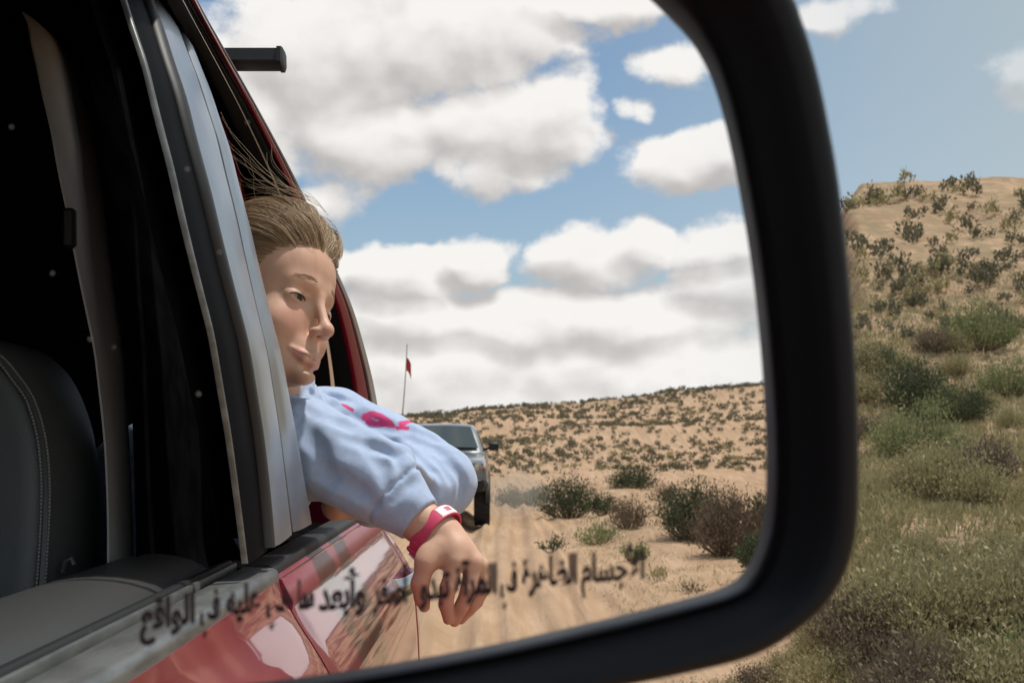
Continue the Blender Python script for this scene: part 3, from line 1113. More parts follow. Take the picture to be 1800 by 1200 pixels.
for (s, x0, x1, y0, y1) in WORDS:
    cu = bpy.data.curves.new('word', 'FONT')
    cu.body = s
    cu.resolution_u = 3
    cu.offset = 0.020 if '\uFEF7' in s else 0.034
    ob = bpy.data.objects.new('word', cu)
    COL.objects.link(ob)
    dg = bpy.context.evaluated_depsgraph_get()
    me = ob.evaluated_get(dg).to_mesh()
    v = np.array([tuple(q.co) for q in me.vertices])
    f = [tuple(p.vertices) for p in me.polygons]
    ob.evaluated_get(dg).to_mesh_clear()
    bpy.data.objects.remove(ob, do_unlink=True)
    bpy.data.curves.remove(cu)
    lo, hi = v[:, 0].min(), v[:, 0].max()
    sx = (x1 - x0) / (hi - lo)
    px = x0 + (v[:, 0] - lo) * sx
    base = y0 + (y1 - y0) * (px - x0) / (x1 - x0)
    py = base - v[:, 1] * 70.0
    for q_, (ox, oy) in enumerate(((0, 0), (.9, .3), (-.9, -.3))):     # a bold face
        b = len(LV)
        LV += [tuple(P(a + ox, c_ + oy, MD + .024 + .0001 * q_)) for a, c_ in zip(px, py)]
        LF += [tuple(i + b for i in q) for q in f]
mesh_obj('lettering', LV, LF, M['ink'], mirror, smooth=False)
for (x, y, r) in ((329, 297, 5), (349, 692, 5), (513, 399, 5), (386, 443, 4), (158, 596, 4), (92, 480, 4), (20, 223, 4), (435, 215, 4), (200, 610, 3), (778, 1004, 5), (160, 1112, 3)):
    dm = MB()
    c = P(x, y, MD + .0235)
    rr = r * MD / FPX * .55
    n = 9
    ring = [(c.x + rr * (1 + .25 * math.sin(3 * k + x)) * math.cos(2 * math.pi * k / n), c.y, c.z + rr * math.sin(2 * math.pi * k / n)) for k in range(n)]
    dm.loft([ring, [(q[0], q[1] + .0003, q[2]) for q in ring]], True, True)
    dm.build('dust_speck', M['dust'], mirror)
# ------------------------------------------------------------------ the pickup truck that follows
TY, TX = 26.4, -0.98
truck = empty('pickup_truck', (TX, TY + 2.0, 0), 'dark grey lifted pickup truck driving on the sand track, red whip flag above it', 'truck')


def tp(x, d, z):
    return (TX + x, TY + d, z)


def sect(d, pts):
    """mirror a half section (x>=0 side, top to bottom) into a full ring"""
    r = [(x, z) for x, z in pts]
    full = r + [(-x, z) for x, z in reversed(r)]
    return [tp(x, d, z) for x, z in full]


tb = MB()
tb.loft([
    sect(.00, [(.0, 1.22), (.45, 1.22), (.80, 1.18), (.86, 1.05), (.86, .80), (.5, .74)]),
    sect(.06, [(.0, 1.30), (.50, 1.30), (.84, 1.25), (.92, 1.10), (.93, .78), (.5, .70)]),
    sect(.35, [(.0, 1.345), (.55, 1.34), (.86, 1.29), (.95, 1.14), (.96, .80), (.5, .66)]),
    sect(.9, [(.0, 1.385), (.55, 1.38), (.87, 1.33), (.955, 1.18), (.96, .80), (.5, .62)]),
    sect(1.30, [(.0, 1.41), (.55, 1.40), (.88, 1.36), (.955, 1.22), (.96, .62), (.5, .58)]),
    sect(1.55, [(.0, 1.43), (.60, 1.42), (.88, 1.38), (.955, 1.24), (.96, .62), (.5, .56)]),
    sect(3.70, [(.0, 1.43), (.60, 1.42), (.88, 1.39), (.955, 1.25), (.96, .62), (.5, .56)]),
    sect(5.30, [(.0, 1.43), (.60, 1.42), (.90, 1.41), (.955, 1.27), (.95, .70), (.5, .64)]),
], True, True)
tb.build('body', M['truck'], truck)
cabm = MB()
cabm.loft([
    sect(1.42, [(.0, 1.40), (.55, 1.40), (.80, 1.395), (.86, 1.37), (.86, 1.33), (.5, 1.30)]),
    sect(1.75, [(.0, 1.66), (.50, 1.66), (.74, 1.645), (.81, 1.58), (.88, 1.36), (.5, 1.30)]),
    sect(2.05, [(.0, 1.90), (.48, 1.895), (.66, 1.875), (.73, 1.80), (.89, 1.36), (.5, 1.30)]),
    sect(2.25, [(.0, 1.965), (.46, 1.955), (.63, 1.935), (.71, 1.86), (.895, 1.36), (.5, 1.30)]),
    sect(2.9, [(.0, 1.985), (.46, 1.975), (.64, 1.95), (.715, 1.87), (.90, 1.36), (.5, 1.30)]),
    sect(3.55, [(.0, 1.96), (.46, 1.95), (.64, 1.925), (.71, 1.85), (.90, 1.36), (.5, 1.30)]),
    sect(3.75, [(.0, 1.40), (.46, 1.40), (.70, 1.40), (.80, 1.39), (.88, 1.36), (.5, 1.30)]),
], True, True)
cabm.build('cab', M['truck'], truck)


def lerp3(a, b, t):
    return tuple(a[i] + (b[i] - a[i]) * t for i in range(3))


def panel(name, corners, material, parent, push, rows=5, cols=9, thick=.012):
    """slightly crowned sheet between four corners (bl, br, tr, tl)"""
    bl, br, tr, tl_ = corners
    rg = []
    for i in range(rows):
        a = lerp3(bl, tl_, i / (rows - 1))
        b = lerp3(br, tr, i / (rows - 1))
        row = []
        for j in range(cols):
            p = lerp3(a, b, j / (cols - 1))
            k = math.sin(math.pi * j / (cols - 1))
            row.append(tuple(p[q] + push[q] * (1 + .6 * k) for q in range(3)))
        rg.append(row)
    mb = MB()
    V = [p for r in rg for p in r]
    n = len(V)
    V2 = [tuple(p[q] - push[q] / (math.sqrt(sum(c * c for c in push)) + 1e-9) * thick for q in range(3)) for p in V]
    F = []
    for i in range(rows - 1):
        for j in range(cols - 1):
            a = i * cols + j
            F += [(a, a + 1, a + cols + 1, a + cols), (a + n, a + cols + n, a + cols + 1 + n, a + 1 + n)]
    mb.add(V + V2, F)
    return mb.build(name, material, parent)


panel('windscreen', [tp(-.76, 1.50, 1.46), tp(.76, 1.50, 1.46), tp(.60, 2.09, 1.885), tp(-.60, 2.09, 1.885)], M['truck_glass'], truck, (0, -.03, .03))
for sx in (-1, 1):
    panel('side_window', [tp(sx * .875, 1.85, 1.42), tp(sx * .885, 3.45, 1.42), tp(sx * .725, 3.35, 1.86), tp(sx * .735, 2.25, 1.85)], M['dark_glass'], truck, (sx * .012, 0, .004))
    # door mirror
    mm = MB()
    x0 = sx * .93
    mm.box(tuple(np.minimum(tp(sx * .97, 1.72, 1.43), tp(sx * 1.17, 1.86, 1.43))), tuple(np.maximum(tp(sx * .97, 1.72, 1.60), tp(sx * 1.17, 1.86, 1.60))), .03)
    dm = mm.build('door_mirror', M['truck_black'], truck)
    am = MB()
    am.tube([tp(sx * .87, 1.84, 1.45), tp(sx * 1.02, 1.80, 1.50)], [.03, .025], 8)
    am.build('mirror_arm', M['truck_black'], dm)
    # headlamp cluster
    hm2 = MB()
    rg = []
    for (d, k) in ((.10, 1.0), (-.005, .96), (-.02, .8)):
        rg.append([tp(sx * (.70 + (x - .70) * k), d + abs(x - .5) * .12, 1.135 + (z - 1.135) * k) for x, z in ((.47, 1.12), (.50, 1.20), (.70, 1.225), (.86, 1.20), (.90, 1.12), (.86, 1.06), (.62, 1.045))])
    hm2.loft(rg, True, True)
    hlp = hm2.build('headlamp', M['truck_black'], truck)
    for (x, r, mk) in ((.60, .055, 'lamp'), (.745, .06, 'lamp'), (.87, .035, 'amber')):
        lm = MB()
        lm.lathe([(0, -.035 - .0), (r * .5, -.032), (r * .9, -.02), (r, .0), (r, .05)], tp(sx * x, -.012 + abs(x - .5) * .12, 1.132), 'y', 16)
        lm.build('lamp_lens', M[mk], hlp)
    fg2 = MB()
    fg2.lathe([(0, -.03), (.03, -.026), (.05, -.01), (.055, .03)], tp(sx * .70, -.10, .80), 'y', 16)
    fg2.build('fog_lamp', M['lamp'], truck)
    # black wheel-arch flares
    for dc in (.92, 4.25):
        fm = MB()
        rg = []
        for t in np.linspace(.0, math.pi, 15):
            r0 = .47
            rg.append([tp(sx * (.93 + o), dc - (r0 + q) * math.cos(t), .44 + (r0 + q) * math.sin(t)) for (o, q) in ((-.05, -.01), (.055, .0), (.07, .035), (.05, .06), (-.02, .07))])
        fm.loft(rg, True, True)
        fm.build('arch_flare', M['truck_black'], truck)
    for dc in (.92, 4.25):
        wheel(truck, tp(sx * .84, dc, .43), .43, .30, sx, 26)
gr = MB()
gr.box(tp(-.46, -.035, .93), tp(.46, .05, 1.20), .03)
grille = gr.build('grille', M['truck_black'], truck)
for k in range(4):
    gb = MB()
    gb.box(tp(-.43, -.05, .965 + k * .06), tp(.43, -.03, .985 + k * .06), .006)
    gb.build('grille_bar', M['rim'], grille)
bp = MB()
bp.loft([sect(-.13, [(.0, .90), (.55, .90), (.74, .88), (.76, .80), (.72, .72), (.4, .68)]), sect(-.09, [(.0, .93), (.60, .93), (.86, .90), (.90, .80), (.84, .70), (.4, .64)]), sect(.10, [(.0, .93), (.60, .93), (.92, .90), (.97, .80), (.90, .68), (.4, .62)])], True, True)
bp.build('bumper', M['truck_black'], truck)
sk = MB()
sk.loft([[tp(x, .0, .66) for x in (-.45, 0, .45)], [tp(x, .30, .46) for x in (-.40, 0, .40)]], False, False)
sk.build('skid_plate', M['rim'], truck)
np_ = MB()
np_.box(tp(-.26, -.145, .76), tp(.26, -.132, .87), .004)
np_.build('number_plate', M['strap_white'], truck)
# whip pole with its flag, behind the cab
q0, q1 = P(704.5, 735, TY + 3.9), P(715.5, 605, TY + 3.9)
dirv = (q1 - q0)
qb = q0 - dirv * (q0.z - 1.25) / dirv.z
fp = MB()
fp.tube([qb + (q1 - qb) * t + Vector((.03 * math.sin(t * 3.1), 0, 0)) for t in np.linspace(0, 1, 14)], list(np.linspace(.017, .009, 14)), 7)
pole = fp.build('flag_pole', M['pole'], truck)
fq = q0 + dirv * .82
rg = []
for i in range(9):
    t = i / 8
    rg.append([(fq.x + .01 + .10 * t, fq.y + .03 * math.sin(6 * t + q * 2), fq.z - .28 * q - (.14 + .05 * q) * t * t) for q in np.linspace(0, 1, 6)])
fgm = MB()
Vf = [p for r in rg for p in r]
fgm.add(Vf + [(p[0], p[1] + .004, p[2]) for p in Vf], [(i * 6 + j, i * 6 + j + 1, i * 6 + j + 7, i * 6 + j + 6) for i in range(8) for j in range(5)] + [(54 + i * 6 + j, 54 + i * 6 + j + 6, 54 + i * 6 + j + 7, 54 + i * 6 + j + 1) for i in range(8) for j in range(5)])
fgm.build('flag', M['flag'], pole)

# ------------------------------------------------------------------ small buildings on the skyline
for (px, py, w, h, d, lab) in ((1340, 678, .62, .36, 118, 'small pale hut on the skyline, highest along the dune crest'),
                               (1168, 697, 1.15, .26, 122, 'long low pale building half way along the dune crest'),
                               (1056, 710, .62, .22, 124, 'tiny low shed on the dune crest nearest the pickup truck')):
    p = P(px, py, d)
    z0 = float(terrain(p.x, d)) - .15
    hr = empty('hut', (p.x, d, z0), lab, 'building', 'buildings along the dune crest')
    zt = p.z + h * .5
    mb = MB()
    mb.box((p.x - w / 2, d - .4, z0), (p.x + w / 2, d + .6, zt), .02)
    mb.build('wall', M['wall_pale'], hr)
    mb = MB()
    mb.box((p.x - w / 2 - .04, d - .44, zt + .003), (p.x + w / 2 + .04, d + .64, zt + .05))
    mb.build('roof', M['twig'], hr)
    mb = MB()
    mb.box((p.x - w * .22, d - .42, z0), (p.x - w * .05, d - .402, zt - .08))
    mb.build('door', M['dark_opening'], hr)

# ------------------------------------------------------------------ dust thrown up beside the truck's front wheel
dmat = bpy.data.materials.new('dust_in_air')
dmat.use_nodes = True
dnt = dmat.node_tree
dnt.nodes.clear()
pv = dnt.nodes.new('ShaderNodeVolumePrincipled')
pv.inputs['Color'].default_value = (0.86, 0.76, 0.64, 1)
pv.inputs['Density'].default_value = 0.10
do = dnt.nodes.new('ShaderNodeOutputMaterial')
dnt.links.new(pv.outputs[0], do.inputs['Volume'])
dmb = MB()
dc = P(905, 858, 31.0)
rings = []
for t in np.linspace(.03, math.pi - .03, 18):
    rings.append([(dc.x + .85 * math.sin(t) * math.cos(u) * (1 + .15 * math.sin(3 * u + 2 * t)), dc.y + 3.2 * math.sin(t) * math.sin(u), dc.z - .12 - .48 * math.cos(t) * (1 + .2 * math.sin(2 * u))) for u in np.linspace(0, 2 * math.pi, 28, endpoint=False)])
dmb.loft(rings, True, True)
dust = dmb.build('dust_cloud', dmat, None)
tag(dust, 'pale dust hanging over the track beside the truck wheel', 'dust', kind='stuff')
# ------------------------------------------------------------------ the child: one continuous body grown from a distance field
class Field:
    def __init__(self, lo, hi, vox):
        self.lo, self.vox = np.array(lo, float), vox
        self.n = np.ceil((np.array(hi) - self.lo) / vox).astype(int) + 1
        self.G = np.full(tuple(self.n), 0.06, np.float32)

    def sub(self, lo, hi):
        a = np.clip(np.floor((np.array(lo) - self.lo) / self.vox).astype(int), 0, self.n)
        b = np.clip(np.ceil((np.array(hi) - self.lo) / self.vox).astype(int) + 1, 0, self.n)
        if np.any(b - a < 1):
            return None, None
        ax = [(self.lo[i] + np.arange(a[i], b[i]) * self.vox).astype(np.float32) for i in range(3)]
        return tuple(slice(a[i], b[i]) for i in range(3)), np.meshgrid(*ax, indexing='ij', sparse=True)

    def blend(self, sl, d, k, op):
        g = self.G[sl]
        if op == 'add':
            h = np.clip(0.5 + 0.5 * (d - g) / k, 0, 1)
            self.G[sl] = d * (1 - h) + g * h - k * h * (1 - h)
        else:
            d = -d
            h = np.clip(0.5 - 0.5 * (d - g) / k, 0, 1)
            self.G[sl] = d * (1 - h) + g * h + k * h * (1 - h)

    def capsule(self, p0, p1, r0, r1, k=0.008, op='add', flat=None):
        p0, p1 = np.array(tuple(p0), float), np.array(tuple(p1), float)
        m = max(r0, r1) + 2.5 * k + 3 * self.vox
        sl, g = self.sub(np.minimum(p0, p1) - m, np.maximum(p0, p1) + m)
        if sl is None:
            return
        v = p1 - p0
        L = float(v @ v) + 1e-12
        X = [g[i] - np.float32(p0[i]) for i in range(3)]
        t = np.clip((X[0] * v[0] + X[1] * v[1] + X[2] * v[2]) / L, 0, 1)
        d = np.sqrt((X[0] - t * v[0]) ** 2 + (X[1] - t * v[1]) ** 2 + (X[2] - t * v[2]) ** 2) - (r0 + (r1 - r0) * t)
        self.blend(sl, d.astype(np.float32), k, op)

    def chain(self, pts, k=0.008, op='add'):
        for a, b in zip(pts[:-1], pts[1:]):
            self.capsule(a[0], b[0], a[1], b[1], k, op)

    def ellipsoid(self, c, ax, rad, k=0.01, op='add'):
        """ax: 3 unit axes as rows"""
        c = np.array(tuple(c), float)
        m = max(rad) + 2.5 * k + 3 * self.vox
        sl, g = self.sub(c - m, c + m)
        if sl is None:
            return
        X = [g[i] - np.float32(c[i]) for i in range(3)]
        q = [X[0] * ax[j][0] + X[1] * ax[j][1] + X[2] * ax[j][2] for j in range(3)]
        k0 = np.sqrt(sum((q[j] / rad[j]) ** 2 for j in range(3))) + 1e-6
        k1 = np.sqrt(sum((q[j] / rad[j] ** 2) ** 2 for j in range(3))) + 1e-6
        d = k0 * (k0 - 1) / k1
        self.blend(sl, d.astype(np.float32), k, op)

    def clip_plane(self, c, n, radius):
        """cut away what lies beyond a plane, near c only"""
        c, n = np.array(tuple(c), float), np.array(tuple(n), float)
        sl, g = self.sub(c - radius, c + radius)
        X = [g[i] - np.float32(c[i]) for i in range(3)]
        d = X[0] * n[0] + X[1] * n[1] + X[2] * n[2]
        r = np.sqrt(X[0] ** 2 + X[1] ** 2 + X[2] ** 2)
        self.G[sl] = np.where(r < radius, np.maximum(self.G[sl], d), self.G[sl])

    def sample(self, p):
        q = (np.asarray(p, float) - self.lo) / self.vox
        q = np.clip(q, 0, self.n - 1.001)
        i = np.floor(q).astype(int)
        f = q - i
        G = self.G
        v = 0
        for a in (0, 1):
            for b in (0, 1):
                for c in (0, 1):
                    v = v + G[i[..., 0] + a, i[..., 1] + b, i[..., 2] + c] * (f[..., 0] if a else 1 - f[..., 0]) * (f[..., 1] if b else 1 - f[..., 1]) * (f[..., 2] if c else 1 - f[..., 2])
        return v

    def grad(self, p, e=0.003):
        g = np.stack([self.sample(p + np.eye(3)[i] * e) - self.sample(p - np.eye(3)[i] * e) for i in range(3)], -1)
        return g / (np.linalg.norm(g, axis=-1, keepdims=True) + 1e-9)

    def hit(self, px, py, d0=1.5, d1=2.1):
        d = d0
        while d < d1:
            p = np.array(tuple(P(px, py, d)))
            if self.sample(p) < 0:
                return p
            d += 0.0015
        return None

    def mesh(self):
        """surface nets"""
        G = self.G
        s = (G < 0)
        cnt = np.zeros(tuple(self.n - 1), np.uint8)
        for a in (0, 1):
            for b in (0, 1):
                for c in (0, 1):
                    cnt += s[a:self.n[0] - 1 + a, b:self.n[1] - 1 + b, c:self.n[2] - 1 + c]
        act = np.argwhere((cnt > 0) & (cnt < 8))
        vid = -np.ones(tuple(self.n - 1), np.int32)
        vid[act[:, 0], act[:, 1], act[:, 2]] = np.arange(len(act))
        cor = np.array([(a, b, c) for a in (0, 1) for b in (0, 1) for c in (0, 1)])
        val = np.stack([G[act[:, 0] + a, act[:, 1] + b, act[:, 2] + c] for a, b, c in cor], 1)
        acc = np.zeros((len(act), 3))
        num = np.zeros(len(act))
        for i in range(8):
            for j in range(i + 1, 8):
                if np.abs(cor[i] - cor[j]).sum() != 1:
                    continue
                x = (val[:, i] < 0) != (val[:, j] < 0)
                t = val[:, i] / (val[:, i] - val[:, j] + 1e-12)
                p = cor[i] + (cor[j] - cor[i]) * t[:, None]
                acc[x] += p[x]
                num[x] += 1
        V = self.lo + (act + acc / num[:, None]) * self.vox
        Q = []
        for ax in range(3):
            sh = [slice(None)] * 3
            sl0, sl1 = list(sh), list(sh)
            sl0[ax], sl1[ax] = slice(0, -1), slice(1, None)
            e = np.argwhere(s[tuple(sl0)] != s[tuple(sl1)])
            u, w = [(1, 2), (2, 0), (0, 1)][ax]
            ok = (e[:, u] > 0) & (e[:, w] > 0) & (e[:, u] < self.n[u] - 1) & (e[:, w] < self.n[w] - 1)
            e = e[ok]
            du, dw = np.eye(3, dtype=int)[u], np.eye(3, dtype=int)[w]
            f = lambda q: vid[q[:, 0], q[:, 1], q[:, 2]]
            quad = np.stack([f(e - du - dw), f(e - dw), f(e), f(e - du)], 1)
            inside = s[e[:, 0], e[:, 1], e[:, 2]]
            quad[~inside] = quad[~inside][:, ::-1]
            Q.append(quad)
        Q = np.concatenate(Q)
        Q = Q[(Q >= 0).all(1)]
        return V, Q


def relax(V, Q, it=2, lam=0.5):
    for _ in range(it):
        acc = np.zeros_like(V)
        n = np.zeros(len(V))
        for k in range(4):
            np.add.at(acc, Q[:, k], V[Q[:, (k + 1) % 4]])
            np.add.at(n, Q[:, k], 1)
            np.add.at(acc, Q[:, k], V[Q[:, (k - 1) % 4]])
            np.add.at(n, Q[:, k], 1)
        V = V * (1 - lam) + lam * acc / np.maximum(n, 1)[:, None]
    return V


# head frame: F forwards, U up, R towards the far eye
HEAD_C = np.array(tuple(P(464, 532, 1.78)))
HS = 1.02
yaw, roll, pitch = math.radians(61), math.radians(18), math.radians(2)
Fh = np.array([math.sin(yaw), -math.cos(yaw), 0.0])
Rh = np.array([math.cos(yaw), math.sin(yaw), 0.0])
Uh = np.array([0, 0, 1.0])
Fh, Uh = Fh * math.cos(pitch) + Uh * math.sin(pitch), Uh * math.cos(pitch) - Fh * math.sin(pitch)
Uh, Rh = Uh * math.cos(roll) + Rh * math.sin(roll), Rh * math.cos(roll) - Uh * math.sin(roll)
AX = [Rh, Fh, Uh]


def hp(x, y, z):
    return HEAD_C + HS * (x * Rh + y * Fh + z * Uh)


def hl_(p):
    q = (np.asarray(p) - HEAD_C) / HS
    return np.stack([q @ Rh, q @ Fh, q @ Uh], -1)


B = Field((-.46, 1.55, EYE - .27), (.02, 2.06, EYE + .345), .0018)


def he(c, rad, k=.012, op='add'):
    B.ellipsoid(hp(*c), AX, [r * HS for r in rad], k, op)


def hcap(a, b, r0, r1, k=.006, op='add'):
    B.capsule(hp(*a), hp(*b), r0 * HS, r1 * HS, k, op)


he((0, -.014, .030), (.073, .092, .082), .02)
he((0, .032, .030), (.058, .056, .060), .02)          # forehead
he((0, .0245, -.036), (.052, .057, .066), .026)          # mid face
he((0, .0530, -.083), (.026, .032, .026), .024)          # jaw front
for s_ in (-1, 1):
    he((s_ * .032, .0505, -.046), (.0245, .0245, .027), .020)   # cheeks
    hcap((s_ * .048, .018, -.045), (s_ * .020, .056, -.089), .0135, .0100, .022)  # jaw line
he((0, .0815, -.1010), (.0135, .0140, .0115), .014)      # chin
he((0, .0715, -.070), (.020, .0150, .017), .012)         # muzzle
EYD = -.006
for s_ in (-1, 1):
    hcap((s_ * .012, .079, .007), (s_ * .034, .069, .008), .0060, .0045, .018)   # brow ridge
    he((s_ * .030, .094 + EYD, -.010), (.0165, .0155, .0105), .010, 'cut')  # eye socket
    he((s_ * .0295, .0725 + EYD, -.011), (.0150, .0140, .0125), .004)        # lids
    he((s_ * .0300, .0865 + EYD, -.0128), (.0118, .0080, .0021), .0018, 'cut')  # opening between the lids
    hcap((s_ * .0175, .086 + EYD, -.0065), (s_ * .042, .0735 + EYD, -.0080), .0019, .0015, .004)  # upper lid fold
hcap((0, .084, -.004), (0, .1000, -.040), .0056, .0068, .010)
he((0, .1045, -.0460), (.0082, .0084, .0080), .010)
for s_ in (-1, 1):
    he((s_ * .0092, .0935, -.0490), (.0056, .0085, .0056), .005)
    he((s_ * .0062, .0985, -.0560), (.0032, .0044, .0024), .002, 'cut')
hcap((0, .086, -.057), (0, .089, -.070), .0042, .0042, .009)            # philtrum
MZ = -.0105
for s_ in (-1, 1):
    hcap((0, .0925, -.0665 + MZ), (s_ * .013, .0876, -.0680 + MZ), .0042, .0034, .0035)
    hcap((s_ * .013, .0872, -.0678 + MZ), (s_ * .0255, .0745, -.0635 + MZ), .0032, .0018, .004)
    hcap((0, .0910, -.0768 + MZ), (s_ * .012, .0866, -.0750 + MZ), .0048, .0038, .0035)
    hcap((s_ * .012, .0862, -.0755 + MZ), (s_ * .0250, .0745, -.0648 + MZ), .0036, .0018, .004)
    he((s_ * .0765, -.012, -.022), (.008, .016, .028), .006)
    he((s_ * .083, -.010, -.020), (.004, .009, .018), .004, 'cut')
he((0, .0885, -.0955), (.012, .005, .0020), .008, 'cut')                # under-lip hollow

# neck, torso and arms (all inside the sweater), then the hanging hand
NB = np.array(tuple(P(492, 735, 1.85)))
B.capsule(hp(0, -.020, -.06), NB, .041 * HS, .046, .014)
B.chain([(NB, .048), (P(430, 800, 1.90), .06), (P(330, 900, 1.93), .065)], .03)
NEAR = [(P(470, 785, 1.83), .034), (P(555, 800, 1.755), .028), (P(640, 838, 1.71), .026), (P(706, 890, 1.684), .0225), (P(745, 921, 1.675), .0215), (P(776, 944, 1.672), .0225)]
B.chain(NEAR, .02)
FAR = [(P(500, 755, 1.93), .034), (P(640, 775, 1.95), .027), (P(755, 838, 1.89), .024), (P(690, 868, 1.83), .022), (P(630, 880, 1.79), .022)]
B.chain(FAR, .02)
B.chain([(P(630, 880, 1.79), .020), (P(590, 890, 1.775), .018)], .012)
# near hand: palm hangs from the bent wrist, fingers droop, thumb on the viewer's side
WR = P(776, 944, 1.672)
KN = {'index': (P(800, 988, 1.642), .0115), 'middle': (P(832, 988, 1.655), .0112), 'ring': (P(845, 995, 1.672), .0105), 'little': (P(846, 1003, 1.690), .0092)}
for nm, (kp, kr) in KN.items():
    B.capsule(WR, kp, .0205, kr, .012)
B.capsule(P(800, 968, 1.655), P(805, 975, 1.69), .017, .015, .014)
FING = {
    'index': [(KN['index'][0], .0100), (P(788, 1032, 1.636), .0096), (P(784, 1062, 1.638), .0084), (P(788, 1088, 1.641), .0066)],
    'middle': [(KN['middle'][0], .0102), (P(824, 1036, 1.648), .0094), (P(811, 1066, 1.648), .0083), (P(799, 1092, 1.650), .0066)],
    'ring': [(KN['ring'][0], .0096), (P(845, 1034, 1.668), .0090), (P(829, 1064, 1.668), .0080), (P(810, 1088, 1.670), .0064)],
    'little': [(KN['little'][0], .0086), (P(850, 1034, 1.690), .0080), (P(838, 1058, 1.690), .0070), (P(822, 1078, 1.690), .0056)],
    'thumb': [(P(768, 962, 1.650), .0140), (P(748, 990, 1.638), .0118), (P(738, 1026, 1.636), .0098), (P(742, 1050, 1.638), .0086), (P(746, 1066, 1.640), .0066)],
}
for nm, ch in FING.items():
    B.chain(ch, .0035 if nm != 'thumb' else .006)
B.capsule(P(752, 975, 1.645), P(795, 985, 1.655), .011, .011, .012)

bv, bq = B.mesh()
bv = relax(bv, bq, 3, .5)
L_ = hl_(bv)
# lips and cheeks: pigment of the skin itself
lip = np.zeros(len(bv))
for (a, b, r) in (((0, .0920, -.0668 + MZ), (.021, .080, -.0672 + MZ), .0050), ((0, .0905, -.0768 + MZ), (.020, .081, -.0718 + MZ), .0058)):
    for s_ in (-1, 1):
        A_, B_ = np.array(a), np.array(b) * np.array([s_, 1, 1])
        v = B_ - A_
        t = np.clip(((L_ - A_) @ v) / (v @ v), 0, 1)
        d = np.linalg.norm(L_ - A_ - t[:, None] * v, axis=1)
        lip = np.maximum(lip, 1 - sstep(r * .75, r * 1.15, d))
knuck = np.zeros(len(bv))
for nm, ch in FING.items():
    tipc = np.array(tuple(ch[-1][0]))
    knuck = np.maximum(knuck, 1.2 * (1 - sstep(.010, .075, np.linalg.norm(bv - tipc, axis=1))))
for s_ in (-1, 1):
    knuck = np.maximum(knuck, .55 * (1 - sstep(.008, .034, np.linalg.norm(L_ - np.array([s_ * .036, .072, -.045]), axis=1))))
knuck = np.maximum(knuck, .5 * (1 - sstep(.004, .016, np.linalg.norm(L_ - np.array([0, .108, -.043]), axis=1))))

sk_mat = mat('skin', (0.60, 0.365, 0.258), rough=0.50, sss=0.16, var=0.035, vscale=70, bump=0.15, bscale=420, bdist=0.0006, spec=0.4)
T = NT(sk_mat.node_tree)
bs = sk_mat.node_tree.nodes['Principled BSDF']
base = bs.inputs['Base Color'].links[0].from_socket
fl_ = T.mix(T.node('ShaderNodeAttribute', attribute_name='flush').outputs['Fac'], base, (0.54, 0.235, 0.170))
fl_ = T.mix(T.m('MULTIPLY', T.node('ShaderNodeAttribute', attribute_name='lip').outputs['Fac'], .6), fl_, (0.54, 0.215, 0.200))
T.put(bs.inputs['Base Color'], fl_)
PER_ORG = tuple(P(330, 1000, 1.93))
person = empty('person', PER_ORG, 'person in a pale blue sweater leaning out of the red car window, one hand hanging', 'person')
mesh_obj('body', bv, bq, sk_mat, person, attrs={'lip': lip, 'flush': np.minimum(1, knuck * .75)})

# eyes
def on_face(x, z, lift):
    y = .12
    while y > 0 and B.sample(hp(x, y, z)) > 0:
        y -= .0005
    return hp(x, y + lift, z)


for s_ in (-1, 1):
    c = hp(s_ * .0295, .0725 + EYD, -.0115)
    gaze = (Fh * .90 + Rh * .36 - Uh * .10)
    gaze /= np.linalg.norm(gaze)
    a1 = np.cross(gaze, Uh)
    a1 /= np.linalg.norm(a1)
    a2 = np.cross(a1, gaze)
    eb, ib = MB(), MB()
    R_ = .0120 * HS
    rg = [[tuple(c + R_ * (gaze * math.cos(t) + (a1 * math.cos(u) + a2 * math.sin(u)) * math.sin(t))) for u in np.linspace(0, 2 * math.pi, 24, endpoint=False)] for t in np.linspace(.02, math.pi - .05, 16)]
    eb.loft(rg, True, True)
    eye = eb.build('eye', M['eye'], person)
    rg = [[tuple(c + (R_ + .0006 * HS) * (gaze * math.cos(t) + (a1 * math.cos(u) + a2 * math.sin(u)) * math.sin(t))) for u in np.linspace(0, 2 * math.pi, 20, endpoint=False)] for t in np.linspace(.02, .72, 6)]
    ib.loft(rg, True, True)
    ib.build('iris', M['iris'], eye)
    lb = MB()
    pts = [on_face(s_ * (.0300 + .0125 * math.cos(t)), -.0128 + .0030 * math.sin(t) + .0006, .0002) for t in np.linspace(.05, math.pi - .05, 14)]
    lb.tube(pts, [.0005 + .0008 * math.sin(math.pi * k / 13) for k in range(14)], 6)
    if s_ < 0:
        for k in range(2, 14):
            q = np.array(pts[min(k, 13)])
            lb.tube([tuple(q), tuple(q + HS * (.0014 * Fh + .0004 * Uh)), tuple(q + HS * (.0024 * Fh + .0012 * Uh))], [.00025, .00018, .0001], 4)
    if s_ < 0:
        lb.build('eyelashes', M['lash'], eye)


# the line between the lips
lm_ = MB()
pts = [on_face(x, -.0722 + MZ + .0080 * (abs(x) / .026) ** 2.2 - .0006 * math.cos(x * 260), .0001) for x in np.linspace(-.0265, .020, 24)]
lm_.tube(pts, [.0002 + .00045 * math.sin(math.pi * min(1, (k + 1) / 18)) for k in range(24)], 6)
lm_.build('lip_line', M['lip_line'], person)

